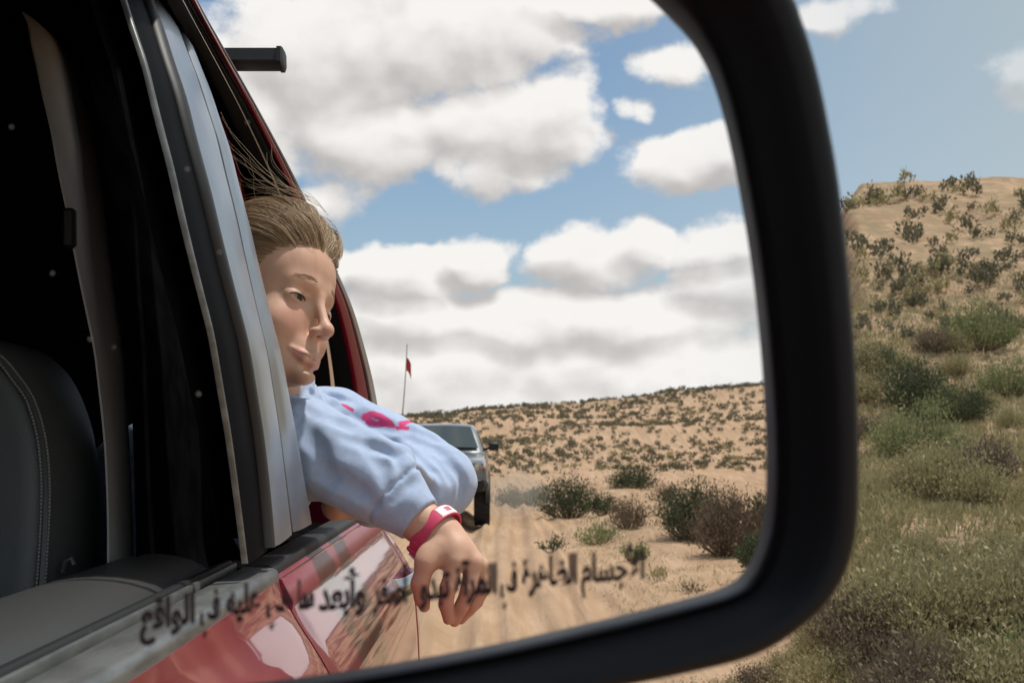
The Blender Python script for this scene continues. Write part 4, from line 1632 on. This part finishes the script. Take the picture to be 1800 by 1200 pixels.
# hair: swept back by the wind
def strand(mb_V, mb_F, pts, r0, r1):
    pts = np.asarray(pts)
    n = len(pts)
    t = np.gradient(pts, axis=0)
    t /= np.linalg.norm(t, axis=1, keepdims=True) + 1e-9
    ref = np.array([.3, -.8, .5])
    a = np.cross(t, ref)
    a /= np.linalg.norm(a, axis=1, keepdims=True) + 1e-9
    b = np.cross(t, a)
    rr = np.linspace(r0, r1, n)[:, None]
    base = sum(len(v) for v in mb_V)
    ring = np.stack([pts + rr * (a * math.cos(u) + b * math.sin(u)) for u in (0, 2.094, 4.189)], 1).reshape(-1, 3)
    mb_V.append(ring)
    i = np.arange(n - 1)[:, None] * 3
    f = np.concatenate([np.stack([i[:, 0] + j, i[:, 0] + (j + 1) % 3, i[:, 0] + 3 + (j + 1) % 3, i[:, 0] + 3 + j], 1) for j in range(3)]) + base
    mb_F.append(f)


HAIR_R = np.array([.0765, .0955, .0860])
HAIR_O = np.array([0, -.014, .031])


def hair_shell(q, add):
    """push a local point onto the hair volume: an egg fuller over the brow and the crown"""
    v = (q - HAIR_O)
    u = v / HAIR_R
    n = np.linalg.norm(u)
    full = 1 + .20 * max(0, u[2] / n) * max(0, .35 + u[1] / n) + .04 * max(0, u[2] / n)
    return HAIR_O + v / n * (full + add)


def hairline(y):
    return np.interp(y, [-.12, -.05, -.015, .012, .030, .05, .068, .085], [-.085, -.080, -.055, -.028, .000, .024, .044, .056])


HV, HF = [], []
hrg = np.random.default_rng(3)


def scalp_point(r):
    while True:
        th, ph = r.uniform(0, 2 * math.pi), r.uniform(-.6, 1)
        u = np.array([math.cos(th) * math.sqrt(1 - ph * ph), math.sin(th) * math.sqrt(1 - ph * ph), ph])
        q = HAIR_O + u * HAIR_R
        if q[2] > hairline(q[1]) + r.normal(.0005, .004):
            return q


# locks: every strand takes the sweep, lift and bend of the lock it grows in
NL = 170
LOCK = np.array([scalp_point(hrg) for _ in range(NL)])
LOCK_P = np.stack([hrg.normal(0, .30, NL), hrg.uniform(0, 1, NL), hrg.uniform(0, 6.28, NL), hrg.uniform(.08, .17, NL), hrg.normal(0, 1, NL)], 1)
for cnt in range(15000):
    q = scalp_point(hrg)
    li = int(np.argmin(((LOCK - q) ** 2).sum(1) + hrg.uniform(0, .00006, NL)))
    sw_, lf_, ph_, ln, tw_ = LOCK_P[li]
    ln *= hrg.uniform(.75, 1.05)
    front = float(sstep(.02, .075, q[1])) * float(sstep(.0, .05, q[2]))
    nseg = 10
    pts = []
    p = q.copy()
    pull = (LOCK[li] - q) * .55
    side = np.sign(q[0]) * .20 + sw_ + hrg.normal(0, .06)
    for k in range(nseg):
        f = k / (nseg - 1)
        arch = .035 * front * math.sin(math.pi * min(1, f * 1.25)) ** .7
        lift = (.03 + .07 * lf_) * min(1, f * 2.5) + arch + .022 * math.sin(f * 4 + ph_) * f + hrg.normal(0, .0025)
        pts.append(hp(*hair_shell(p + pull * f, -.03 + lift + .03 * min(1, f * 4))))
        nrm = (p - HAIR_O) / HAIR_R ** 2
        nrm /= np.linalg.norm(nrm)
        d = np.array([side * .6 + .16 * math.sin(f * 4 + ph_), -1.0, -.32 * f - .14 + .30 * front])
        d -= nrm * (d @ nrm)
        d /= np.linalg.norm(d) + 1e-9
        p = p + d * ln / nseg
    strand(HV, HF, pts, .00036, .00014)
# loose hairs lifted by the wind
for _ in range(420):
    th, ph = hrg.uniform(0, 2 * math.pi), hrg.uniform(.2, 1)
    u = np.array([math.cos(th) * math.sqrt(1 - ph * ph), math.sin(th) * math.sqrt(1 - ph * ph), ph])
    q = HAIR_O + u * HAIR_R
    if q[2] < hairline(q[1]):
        continue
    up = hrg.uniform(.02, .16) * (2.2 if hrg.uniform() < .08 else 1)
    bend = hrg.normal(0, .35)
    pts = []
    for k in range(12):
        f = k / 11
        p = q + np.array([bend * .05 * f + .006 * math.sin(5 * f + th), -.10 * f, .012 * f])
        pts.append(hp(*hair_shell(p, .02 + up * f ** 1.4)))
    strand(HV, HF, pts, .00026, .00012)
# long wisps flying off the crown
WISPS = [[(545, 350), (500, 328), (462, 300), (430, 268), (402, 236), (385, 205)], [(530, 345), (490, 322), (455, 296), (428, 275), (400, 248)],
         [(520, 350), (480, 330), (440, 305), (425, 270), (415, 262)], [(500, 352), (470, 338), (440, 330), (415, 318)], [(560, 360), (520, 335), (480, 325), (440, 322)],
         [(575, 375), (545, 345), (515, 335), (480, 330), (455, 322)], [(480, 430), (455, 400), (435, 370), (420, 335), (412, 300)], [(500, 440), (470, 415), (445, 395), (425, 380)],
         [(540, 348), (505, 322), (475, 290), (470, 262)], [(470, 445), (440, 420), (418, 390)], [(588, 420), (580, 390), (560, 365), (530, 345)]]
for wv in WISPS:
    for rep in range(3):
        j = hrg.normal(0, 3.5, 2)
        dd = 1.745 + hrg.normal(0, .02)
        ctl = [tuple(P(x + j[0] * (1 + i * .6) + hrg.normal(0, 1.2), y + j[1] * (1 + i * .6) + hrg.normal(0, 1.2), dd + .01 * i)) for i, (x, y) in enumerate(wv)]
        strand(HV, HF, spline(ctl, 22), .00028, .0001)
hair_mat = mat('blond_hair', (0.27, 0.165, 0.085), rough=0.42, spec=0.6)
T = NT(hair_mat.node_tree)
g_ = T.node('ShaderNodeNewGeometry')
T.put(hair_mat.node_tree.nodes['Principled BSDF'].inputs['Base Color'], T.ramp(g_.outputs['Random Per Island'], [(0, (.25, .165, .092)), (.5, (.44, .31, .185)), (1, (.64, .49, .32))]))
# scalp layer under the strands
sv, sf = [], []
NU, NV = 72, 40
for i in range(NV + 1):
    for j in range(NU):
        th = 2 * math.pi * j / NU
        ph = 1 - 1.62 * i / NV
        u = np.array([math.cos(th) * math.sqrt(max(0, 1 - ph * ph)), math.sin(th) * math.sqrt(max(0, 1 - ph * ph)), ph])
        q = HAIR_O + u * HAIR_R
        below = max(0.0, hairline(q[1]) - q[2])
        sv.append(hp(*hair_shell(q, -.032 - min(.5, below * 14))))
for i in range(NV):
    for j in range(NU):
        a, b = i * NU + j, i * NU + (j + 1) % NU
        sf.append((a, b, b + NU, a + NU))
nb = sum(len(v) for v in HV)
HV.append(np.array(sv))
HF.append(np.array(sf) + nb)
hair = mesh_obj('hair', np.concatenate(HV), np.concatenate(HF), hair_mat, person)
# eyebrows
for s_ in (-1, 1):
    EV, EF = [], []
    for _ in range(70):
        t = hrg.uniform(0.05, .75)
        x = s_ * (.012 + .034 * t)
        z = .0125 + .0045 * math.sin(math.pi * min(1, t * 1.15)) - .004 * t + hrg.normal(0, .0016)
        strand(EV, EF, [on_face(x + s_ * .0075 * k, z + (.0012 - .003 * t) * k, .0003 + .0004 * k) for k in (0, .5, 1)], .00018, .0001)
    mesh_obj('eyebrow', np.concatenate(EV), np.concatenate(EF), M['brow'], person)

# ------------------------------------------------------------------ sweater
SW = Field((-.64, 1.56, EYE - .36), (.02, 2.14, EYE + .135), .0023)
SW.chain([(P(486, 748, 1.86), .075), (P(430, 800, 1.90), .105), (P(300, 900, 1.95), .125), (P(180, 1010, 1.98), .125)], .03)
farS = [(P(500, 765, 1.93), .070), (P(580, 764, 1.96), .060), (P(660, 794, 1.955), .054), (P(728, 824, 1.92), .0490), (P(772, 846, 1.89), .0450)]
SW.chain(farS, .03)
SW.chain([(P(776, 848, 1.885), .0440), (P(735, 862, 1.85), .042), (P(660, 880, 1.81), .035)], .02)
nearS = [(P(440, 785, 1.83), .080), (P(535, 790, 1.760), .0625), (P(590, 806, 1.730), .0535), (P(640, 834, 1.708), .0500), (P(676, 858, 1.698), .0465), (P(694, 874, 1.692), .0400)]
SW.chain(nearS, .009)
cuff = [(P(690, 871, 1.690), .0385), (P(712, 890, 1.684), .0350), (P(738, 914, 1.678), .0300), (P(752, 926, 1.675), .0285)]
SW.chain(cuff, .006)
# collar ring round the neck
ncx = HEAD_C * .45 + NB * .55 + Rh * .004
ring_n = (np.array(hp(0, -.02, -.06)) - NB)
ring_n /= np.linalg.norm(ring_n)
r1 = np.cross(ring_n, [0, 1, 0])
r1 /= np.linalg.norm(r1)
r2 = np.cross(ring_n, r1)
cc = NB + ring_n * .030
for k in range(20):
    t0, t1 = 2 * math.pi * k / 20, 2 * math.pi * (k + 1) / 20
    SW.capsule(cc + (r1 * math.cos(t0) + r2 * math.sin(t0)) * .053, cc + (r1 * math.cos(t1) + r2 * math.sin(t1)) * .053, .0105, .0105, .008)
# cut sleeve end square and hollow it
ca = np.array(tuple(cuff[-1][0])) - np.array(tuple(cuff[1][0]))
ca /= np.linalg.norm(ca)
SW.clip_plane(np.array(tuple(P(738, 914, 1.678))), ca, .06)
SW.capsule(P(722, 899, 1.681), P(765, 938, 1.673), .0235, .0235, .003, 'cut')
# folds: creases pressed along the cloth where the photo shows them
SWB = SW.G.copy()


def crease(pl, r, depth, k=.008, op='cut'):
    pts = [SW.hit(x, y) for x, y in pl]
    pts = [p for p in pts if p is not None]
    for a, b in zip(pts[:-1], pts[1:]):
        view = np.array([0, -1.0, 0])
        da = a + SW.grad(a) * (r - depth) if op == 'cut' else a - SW.grad(a) * (r - depth)
        db = b + SW.grad(b) * (r - depth) if op == 'cut' else b - SW.grad(b) * (r - depth)
        SW.capsule(da, db, r, r, k, op)


CREASES = [
    ([(556, 690), (600, 711), (650, 744), (688, 772), (712, 800)], .006, .0100),
    ([(630, 738), (690, 752), (745, 775), (785, 805)], .010, .0045), ([(650, 752), (700, 778), (742, 806), (768, 838)], .009, .0045),
    ([(672, 748), (720, 752), (765, 772)], .008, .003), ([(700, 790), (735, 822), (752, 850)], .009, .0035), ([(575, 690), (620, 712), (660, 740)], .009, .004),
    ([(718, 770), (760, 800), (790, 840)], .007, .0025), ([(540, 720), (590, 738), (640, 762)], .012, .003), ([(690, 780), (704, 806), (708, 830)], .009, .005),
    ([(560, 830), (600, 836), (650, 868)], .010, .003), ([(590, 850), (630, 864), (660, 890)], .008, .003), ([(530, 745), (560, 790), (580, 840)], .014, .003),
    ([(648, 790), (672, 815), (680, 850)], .009, .003), ([(610, 770), (650, 780), (690, 800)], .009, .0025), ([(730, 845), (700, 862), (690, 880)], .006, .001),
    ([(790, 815), (812, 845), (808, 880)], .007, .0015), ([(556, 676), (580, 700), (600, 705)], .006, .003),
]
for pl, r, dp in CREASES:
    crease(pl, r, dp)
for pl, r, dp in [([(640, 765), (690, 790), (718, 812)], .009, .003), ([(700, 800), (714, 815), (708, 835)], .008, .003), ([(660, 770), (715, 795), (760, 845)], .007, .002), ([(570, 700), (630, 725), (690, 745)], .010, .002)]:
    crease(pl, r, dp, .012, 'add')
sw_lo = SW.lo
ii = np.indices(tuple(SW.n)).astype(np.float32)
wx_, wy_, wz_ = (SW.lo[i] + ii[i] * SW.vox for i in range(3))
near_surface = np.abs(SW.G) < .02
und = np.zeros_like(SW.G)
ps = [a[near_surface] for a in (wx_, wy_, wz_)]
und[near_surface] = (np.sin(ps[0] * 95 + 3 * np.sin(ps[2] * 60)) * np.sin(ps[2] * 80 + ps[1] * 70) * .0007 + vnoise((ps[0] + ps[1]) * 55, (ps[2] - ps[1] * .5) * 55, 31) * .0022).astype(np.float32)
SW.G += und
# stitched seam where the cuff is sewn on
sc_ = np.array(tuple(P(692, 872, 1.690)))
tt = (wx_ - sc_[0]) * ca[0] + (wy_ - sc_[1]) * ca[1] + (wz_ - sc_[2]) * ca[2]
rr_ = np.sqrt((wx_ - sc_[0]) ** 2 + (wy_ - sc_[1]) ** 2 + (wz_ - sc_[2]) ** 2)
SW.G += np.where(rr_ < .06, .0042 * np.exp(-(tt / .0026) ** 2), 0).astype(np.float32)
del ii, wx_, wy_, wz_, tt, rr_
swv, swq = SW.mesh()
swv = relax(swv, swq, 3, .5)
pr = np.zeros(len(swv))
PRINT = [([(642, 733), (655, 728), (668, 731), (676, 738)], .0060), ([(648, 742), (664, 745), (684, 746)], .0045), ([(672, 732), (684, 740), (690, 748)], .0040),
         ([(706, 745), (722, 741), (738, 745), (748, 752)], .0055), ([(700, 752), (716, 753)], .0035), ([(604, 712), (618, 720)], .0035)]
for pl, r in PRINT:
    pts = [SW.hit(x, y) for x, y in pl]
    pts = [p for p in pts if p is not None]
    for a, b in zip(pts[:-1], pts[1:]):
        v = b - a
        t = np.clip(((swv - a) @ v) / (v @ v + 1e-12), 0, 1)
        d = np.linalg.norm(swv - a - t[:, None] * v, axis=1)
        pr = np.maximum(pr, 1 - sstep(r * .8, r * 1.1, d))
sw_mat = mat('pale_blue_fleece', (0.39, 0.485, 0.665), rough=0.95, spec=0.1, var=0.04, vscale=120, bump=0.55, bscale=700, bdist=0.0012, attr='print', attr_col=(0.60, 0.060, 0.190))
sw_mat.node_tree.nodes['Principled BSDF'].inputs['Sheen Weight'].default_value = 0.25
sw_mat.node_tree.nodes['Principled BSDF'].inputs['Sheen Roughness'].default_value = 0.5
sweater = mesh_obj('sweater', swv, swq, sw_mat, person, attrs={'print': pr})

# wristband: loose strap round the wrist, with buckle and a heart patch
wa = np.array(tuple(P(800, 958, 1.668))) - np.array(tuple(P(742, 918, 1.676)))
wa /= np.linalg.norm(wa)
wn = wa * .86 + np.array([.10, -.42, -.10])
wn /= np.linalg.norm(wn)
wc = np.array(tuple(P(766, 938, 1.674)))
e1 = np.cross(wn, [0, 1.0, 0])
e1 /= np.linalg.norm(e1)
e2 = np.cross(wn, e1)


def band(name, t0, t1, ro, ri, hw, material, parent, closed_=False, n=60):
    rg = []
    for k in range(n):
        t = t0 + (t1 - t0) * k / (n - (0 if closed_ else 1))
        u = e1 * math.cos(t) + e2 * math.sin(t) * .84
        rg.append([tuple(wc + u * r + wn * w) for (r, w) in ((ri, -hw), (ro - .0008, -hw), (ro, -hw * .7), (ro, hw * .7), (ro - .0008, hw), (ri, hw))])
    mb = MB()
    if closed_:
        V = [p for r in rg for p in r]
        F = [(i * 6 + j, i * 6 + (j + 1) % 6, ((i + 1) % n) * 6 + (j + 1) % 6, ((i + 1) % n) * 6 + j) for i in range(n) for j in range(6)]
        mb.add(V, F)
    else:
        mb.loft(rg, True, True)
    return mb.build(name, material, parent)


wb = band('wristband', 0, 2 * math.pi, .0366, .0336, .0090, M['strap_pink'], person, True)
ang = lambda px, py: math.atan2(((np.array(tuple(P(px, py, 1.66))) - wc) @ e2) / .84, (np.array(tuple(P(px, py, 1.66))) - wc) @ e1)
ah = ang(790, 888)
band('white_patch', ah - .42, ah + .42, .0370, .0360, .0078, M['strap_white'], wb, n=14)
band('heart_print', ah - .16, ah + .10, .0373, .0364, .0046, M['strap_pink'], wb, n=8)
ab = ang(730, 978)
band('strap_end', ab - .55, ab + .25, .0389, .0371, .0084, M['strap_pink'], wb, n=16)
band('strap_loop', ab - .22, ab - .10, .0406, .0366, .0104, M['strap_pink'], wb, n=6)
bc = wc + (e1 * math.cos(ab + .30) + e2 * math.sin(ab + .30) * .84) * .0384
tg = -e1 * math.sin(ab + .3) + e2 * math.cos(ab + .3) * .84
tg /= np.linalg.norm(tg)
bm = MB()
loop = [bc + tg * .006 + wn * .009, bc - tg * .004 + wn * .009, bc - tg * .004 - wn * .009, bc + tg * .006 - wn * .009, bc + tg * .006 + wn * .009]
bm.tube([tuple(p) for p in loop], .0011, 7)
bm.tube([tuple(bc - tg * .004), tuple(bc + tg * .007 + (bc - wc) * .03)], .0009, 6)
bm.build('buckle', M['chrome'], wb)
# ------------------------------------------------------------------ vegetation
prg = np.random.default_rng(11)


def leaves(c, up, size, n, rg, aspect=.45, up_bias=.3):
    """n small pointed leaves round given centres; c: (n,3)"""
    d = rg.normal(0, 1, (n, 3))
    d[:, 2] += up_bias * 2
    d = d * .6 + up * .9
    d /= np.linalg.norm(d, axis=1, keepdims=True)
    w = np.cross(d, rg.normal(0, 1, (n, 3)))
    w /= np.linalg.norm(w, axis=1, keepdims=True) + 1e-9
    s = (size * rg.uniform(.6, 1.4, n))[:, None]
    v = np.stack([c, c + d * s * .5 + w * s * aspect * .5, c + d * s, c + d * s * .5 - w * s * aspect * .5], 1).reshape(-1, 3)
    f = np.arange(n * 4).reshape(n, 4)
    return v, f


def shrub_mesh(seed, w, h, stems, per, leaf, spread=1.0, wisp=.3, aspect=.4):
    """branching shrub: returns foliage (V, F) and twig (V, F)"""
    rg = np.random.default_rng(seed)
    C, U = [], []
    SV, SF = [], []
    for _ in range(stems):
        a = rg.uniform(0, 2 * math.pi)
        out = rg.uniform(.0, 1.0) ** .6 * spread
        tip = np.array([math.cos(a) * out * w / 2, math.sin(a) * out * w / 2 * .9, h * math.sqrt(max(.06, 1 - (out * .93) ** 2)) * rg.uniform(.62, 1.08)])
        b = np.array([math.cos(a) * out * w * .10, math.sin(a) * out * w * .10, -.05 * h])
        mid = (b + tip) / 2 + np.array([math.cos(a), math.sin(a), 0]) * out * w * .09 + rg.normal(0, .03 * h, 3)
        pts = spline([b, mid, tip], 6)
        strand(SV, SF, pts, .012 * h + .002, .003 * h)
        t = rg.uniform(.25, 1.0, per) ** .75
        base = np.stack([np.interp(t, np.linspace(0, 1, 6), pts[:, i]) for i in range(3)], 1)
        base += rg.normal(0, .055 * max(w, h), (per, 3)) * np.array([1, 1, .8]) * (.4 + t[:, None])
        base[:, 2] = np.maximum(base[:, 2], .01)
        C.append(base)
        dirv = (tip - mid) / (np.linalg.norm(tip - mid) + 1e-9)
        U.append(np.tile(dirv * wisp * 3, (per, 1)))
    C, U = np.concatenate(C), np.concatenate(U)
    v, f = leaves(C, U, leaf, len(C), rg, aspect)
    return (v, f), (np.concatenate(SV), np.concatenate(SF))


def to_mesh(name, V, F, m):
    o = mesh_obj(name, V, F, m, None, smooth=False)
    me = o.data
    bpy.data.objects.remove(o, do_unlink=True)
    return me


def place_shrub(name, meshes, p, label, group, rz=0.0, sc=1.0, cat='shrub', scz=None):
    r = bpy.data.objects.new(name, None)
    r.empty_display_size = .1
    COL.objects.link(r)
    r.location = (p[0], p[1], float(terrain(p[0], p[1])) - .01)
    r.rotation_euler = (0, 0, rz)
    r.scale = (sc, sc, scz or sc)
    tag(r, label, cat, group)
    for nm, me in meshes:
        o = bpy.data.objects.new(nm, me)
        COL.objects.link(o)
        o.parent = r
    return r


def shrub_kind(seed, w, h, stems, per, leaf, mk, wisp=.3, aspect=.4, spread=1.0):
    fo, tw = shrub_mesh(seed, w, h, stems, per, leaf, spread, wisp, aspect)
    return [('foliage', to_mesh('foliage', fo[0], fo[1], M[mk])), ('twig_frame', to_mesh('twig_frame', tw[0], tw[1], M['twig']))]


# the bushes along the track, one by one: pixel of the foot, width and height in pixels
BUSHES = [
    (1000, 910, 118, 74, 'leaf', .3, 'dark green spreading bush on the track verge, nearest the truck side', 60, 70, .060),
    (1112, 858, 92, 42, 'leaf', .3, 'dark green low bush on top of the sandy mound behind the verge', 50, 60, .075),
    (905, 892, 90, 34, 'leaf', .3, 'low dark bush in the dust beside the truck front wheel', 40, 50, .070),
    (1215, 948, 150, 104, 'leaf', .35, 'tall green bush standing against the dry brown bush', 80, 75, .050),
    (1280, 976, 165, 118, 'leaf_dry', .55, 'big dry brown twiggy bush on the verge', 130, 42, .050),
    (1345, 938, 80, 76, 'leaf', .3, 'dark green bush standing just behind the big dry brown bush', 50, 60, .055),
    (1335, 1002, 86, 66, 'leaf', .35, 'compact green bush on the verge in front of the big dry brown bush', 50, 70, .040),
    (1052, 956, 92, 46, 'leaf_bright', .5, 'light green ragged weed on the sand edge of the track', 36, 34, .045),
    (972, 970, 56, 32, 'leaf', .5, 'small green weed sprig standing alone on the sand', 18, 24, .045),
    (1112, 986, 60, 44, 'leaf_bright', .5, 'small light green weed in front of the tall green bush', 24, 30, .042),
    (1105, 930, 84, 58, 'leaf_dry', .5, 'dry straw coloured bush between the green ones', 70, 28, .050),
    (1062, 905, 66, 38, 'leaf', .3, 'small dark bush at the foot of the sandy mound', 36, 44, .055),
    (1155, 1022, 46, 30, 'leaf_olive', .6, 'sparse olive sprig alone on the open sand of the verge', 12, 14, .040),
    (1215, 1042, 60, 24, 'leaf_dry', .7, 'thin dry creeping twigs lying low on the open sand', 22, 8, .035),
    (1170, 880, 70, 30, 'leaf_dry', .5, 'low straw clump on the sandy mound', 40, 26, .06),
    (950, 880, 60, 26, 'leaf', .3, 'little dark bush between dust and the spreading bush', 30, 40, .06),
]
for i, (px, py, w, h, mk, wisp, lab, stems, per, leaf) in enumerate(BUSHES):
    g = ground_hit(px, py, 8)
    if g is None:
        continue
    k = g.y / FPX
    me = shrub_kind(100 + i, w * k, h * k, stems, per, leaf, mk, wisp, .35)
    place_shrub('desert_bush', me, (g.x, g.y), lab, 'bushes along the sand track', prg.uniform(0, 6))

# small tufts that dot the dune slope: the 300 that show largest are things, the rest one mass
kinds = [[('foliage', to_mesh('tuft_foliage', *shrub_mesh(300 + i, 1.0, prg.uniform(.5, .75), 12, 8, .17, 1, .35, .55)[0], M['leaf_tuft' if i < 6 else 'leaf_olive']))] for i in range(8)]
cand = []
tries = 0
while len(cand) < 3600 and tries < 60000:
    tries += 1
    Y = 56 + 72 * prg.uniform() ** .8
    X = prg.uniform(-.10, .225) * Y
    dens = .35 + .9 * (vnoise(X / 6, Y / 6, 44) + .5)
    if prg.uniform() > dens:
        continue
    s = .16 + .42 * prg.uniform() ** 1.6 + (.30 * prg.uniform() if prg.uniform() < .10 else 0)
    if Y < 52 and X < 3:
        continue
    cand.append((X, Y, s))
cand.sort(key=lambda q: -q[2] / q[1] - 100 * (q[0] > -.05 * q[1]) * 0)
vis = [q for q in cand if q[0] > -.008 * q[1]]
hid = [q for q in cand if q[0] <= -.008 * q[1]]
for i, (X, Y, s) in enumerate(vis[:280]):
    place_shrub('scrub_tuft', kinds[i % 8], (X, Y), 'small grey-green scrub tuft dotting the sandy dune slope behind the truck', 'scrub tufts on the dune slope', prg.uniform(0, 6), s, 'shrub', s * prg.uniform(.55, .95))
SV_, SF_ = [], []
nb = 0
for i, (X, Y, s) in enumerate(vis[280:] + hid):
    me = kinds[i % 8][0][1]
    v = np.empty(len(me.vertices) * 3, np.float32)
    me.vertices.foreach_get('co', v)
    v = v.reshape(-1, 3) * s
    a = prg.uniform(0, 6)
    v = np.stack([v[:, 0] * math.cos(a) - v[:, 1] * math.sin(a) + X, v[:, 0] * math.sin(a) + v[:, 1] * math.cos(a) + Y, v[:, 2] + float(terrain(X, Y)) - .01], 1)
    SV_.append(v)
    SF_.append(np.arange(len(v)).reshape(-1, 4) + nb)
    nb += len(v)
far_scrub = mesh_obj('distant_scrub', np.concatenate(SV_), np.concatenate(SF_), M['leaf_tuft'], None, smooth=False)
tag(far_scrub, 'smaller scattered scrub further up the dune slope', 'scrub', kind='stuff')

# the scrub bank outside the mirror, right of its rim
bank_kinds = {}
for i, (mk, w, h, st, pe, lf) in enumerate([('leaf_olive', .7, .36, 50, 90, .026), ('leaf_bright', .8, .50, 54, 90, .030), ('leaf', .8, .45, 54, 90, .028), ('leaf_olive', .6, .24, 46, 80, .024), ('leaf_dry', .6, .30, 70, 40, .028)]):
    bank_kinds[i] = shrub_kind(500 + i, w, h, st, pe, lf, mk, .35, .38)
NAMED = [(1725, 615, 1, 1.55, 'fresh green rounded bush, the brightest on the roadside bank'), (1600, 720, 2, 1.75, 'big dark green bush in the middle of the roadside bank'),
         (1690, 740, 2, 1.3, 'dark bush in front of the brightest one on the roadside bank'), (1540, 660, 2, 1.1, 'dark bush at the edge of the roadside bank towards the track'), (1770, 700, 1, 1.3, 'light green bush in front of the brightest bush on the bank')]
for (px, py, k, s, lab) in NAMED:
    g = ground_hit(px, py)
    if g is not None:
        place_shrub('bank_bush', bank_kinds[k], (g.x, g.y), lab, 'bushes on the roadside bank', prg.uniform(0, 6), s * g.y / 22)
n = 0
while n < 64:
    px, py = prg.uniform(1290, 1960), prg.uniform(610, 1330)
    if px < 1500 and py < 1120:
        continue
    g = ground_hit(px, py, 3.2)
    if g is None or g.y < 3.2:
        continue
    k = int(prg.choice([0, 0, 0, 3, 3, 3, 1, 4, 4]))
    if px < 1500 and float(terrain(g.x, g.y)) + .30 > EYE - .160 * g.y:
        n += 1
        continue
    s = prg.uniform(.65, 1.15)
    if px < 1500:
        s = .5
    place_shrub('bank_shrub', bank_kinds[k], (g.x, g.y), ['low olive green scrub among the litter of the roadside bank', 'light green leafy shrub low on the roadside bank', 'dark green shrub low on the roadside bank', 'flat olive scrub cushion on the roadside bank', 'dry brown twiggy scrub on the roadside bank'][k], 'scrub covering the roadside bank', prg.uniform(0, 6), s)
    n += 1
for i, (px, py) in enumerate([(1225, 1262), (1275, 1236), (1330, 1214), (1385, 1196), (1430, 1160), (1465, 1150), (1350, 1262), (1300, 1290), (1420, 1240), (1480, 1215)]):
    g = ground_hit(px, py, 3.2)
    k = [0, 3, 4, 0, 3][i % 5]
    place_shrub('bank_shrub', bank_kinds[k], (g.x, g.y), ['low olive scrub at the sandy foot of the roadside bank', '', '', 'flat scrub cushion at the sandy foot of the roadside bank', 'dry brown scrub at the sandy foot of the roadside bank'][k], 'scrub at the foot of the bank', prg.uniform(0, 6), .62 if i < 8 else .8)
# tufts climbing to the bank's crest
n = 0
while n < 170:
    px, py = prg.uniform(1460, 1900), prg.uniform(322, 600)
    g = ground_hit(px, py, 6)
    if g is None or g.y > 60:
        n += 1
        continue
    place_shrub('bank_tuft', kinds[n % 8], (g.x, g.y), 'scrub tuft on the sandy slope high above the roadside bank', 'tufts on the upper bank', prg.uniform(0, 6), prg.uniform(.25, .6) * g.y / 30)
    n += 1
# straw, dead stalks and pebbles on the verge of the track
vn = 9000
Y = 12 + 34 * prg.uniform(0, 1, vn)
X = prg.uniform(1.2, .205 * Y.clip(12, 60))
keep = (X > 1.2) & (vnoise(X / .9, Y / .9, 71) + .2 * prg.normal(0, 1, vn) > -.05)
X, Y = X[keep], Y[keep]
c = np.stack([X, Y, terrain(X, Y)], 1)
c = np.repeat(c, 3, 0) + prg.normal(0, .05, (len(c) * 3, 3)) * np.array([1, 1, 0])
v1, f1 = leaves(c, np.tile([0, 0, .35], (len(c), 1)), .065, len(c), prg, .09, .3)
lit_o = mesh_obj('verge_straw', v1, f1, M['leaf_olive'], None, smooth=False)
tag(lit_o, 'dry straw and dead stalks strewn over the track verge', 'straw', kind='stuff')
# low ground cover and dead stalks of the bank: nobody could count it
gc = 56000
Y = 3.5 + 24 * prg.uniform(0, 1, gc) ** 1.5
X = Y * (.225 + .70 * prg.uniform(0, 1, gc) ** 1.5)
keep = vnoise(X / .7, Y / .7, 61) + .15 * prg.normal(0, 1, gc) > -.25
X, Y = X[keep], Y[keep]
c = np.stack([X, Y, terrain(X, Y)], 1)
v1, f1 = leaves(np.repeat(c, 5, 0) + prg.normal(0, .03, (len(c) * 5, 3)) * np.array([1, 1, .3]), np.tile([0, 0, .7], (len(c) * 5, 1)), .075, len(c) * 5, prg, .16, .6)
gcov = mesh_obj('ground_cover', v1, f1, M['leaf_olive'], None, smooth=False)
tag(gcov, 'thin olive and straw ground cover over the roadside bank', 'ground cover', kind='stuff')
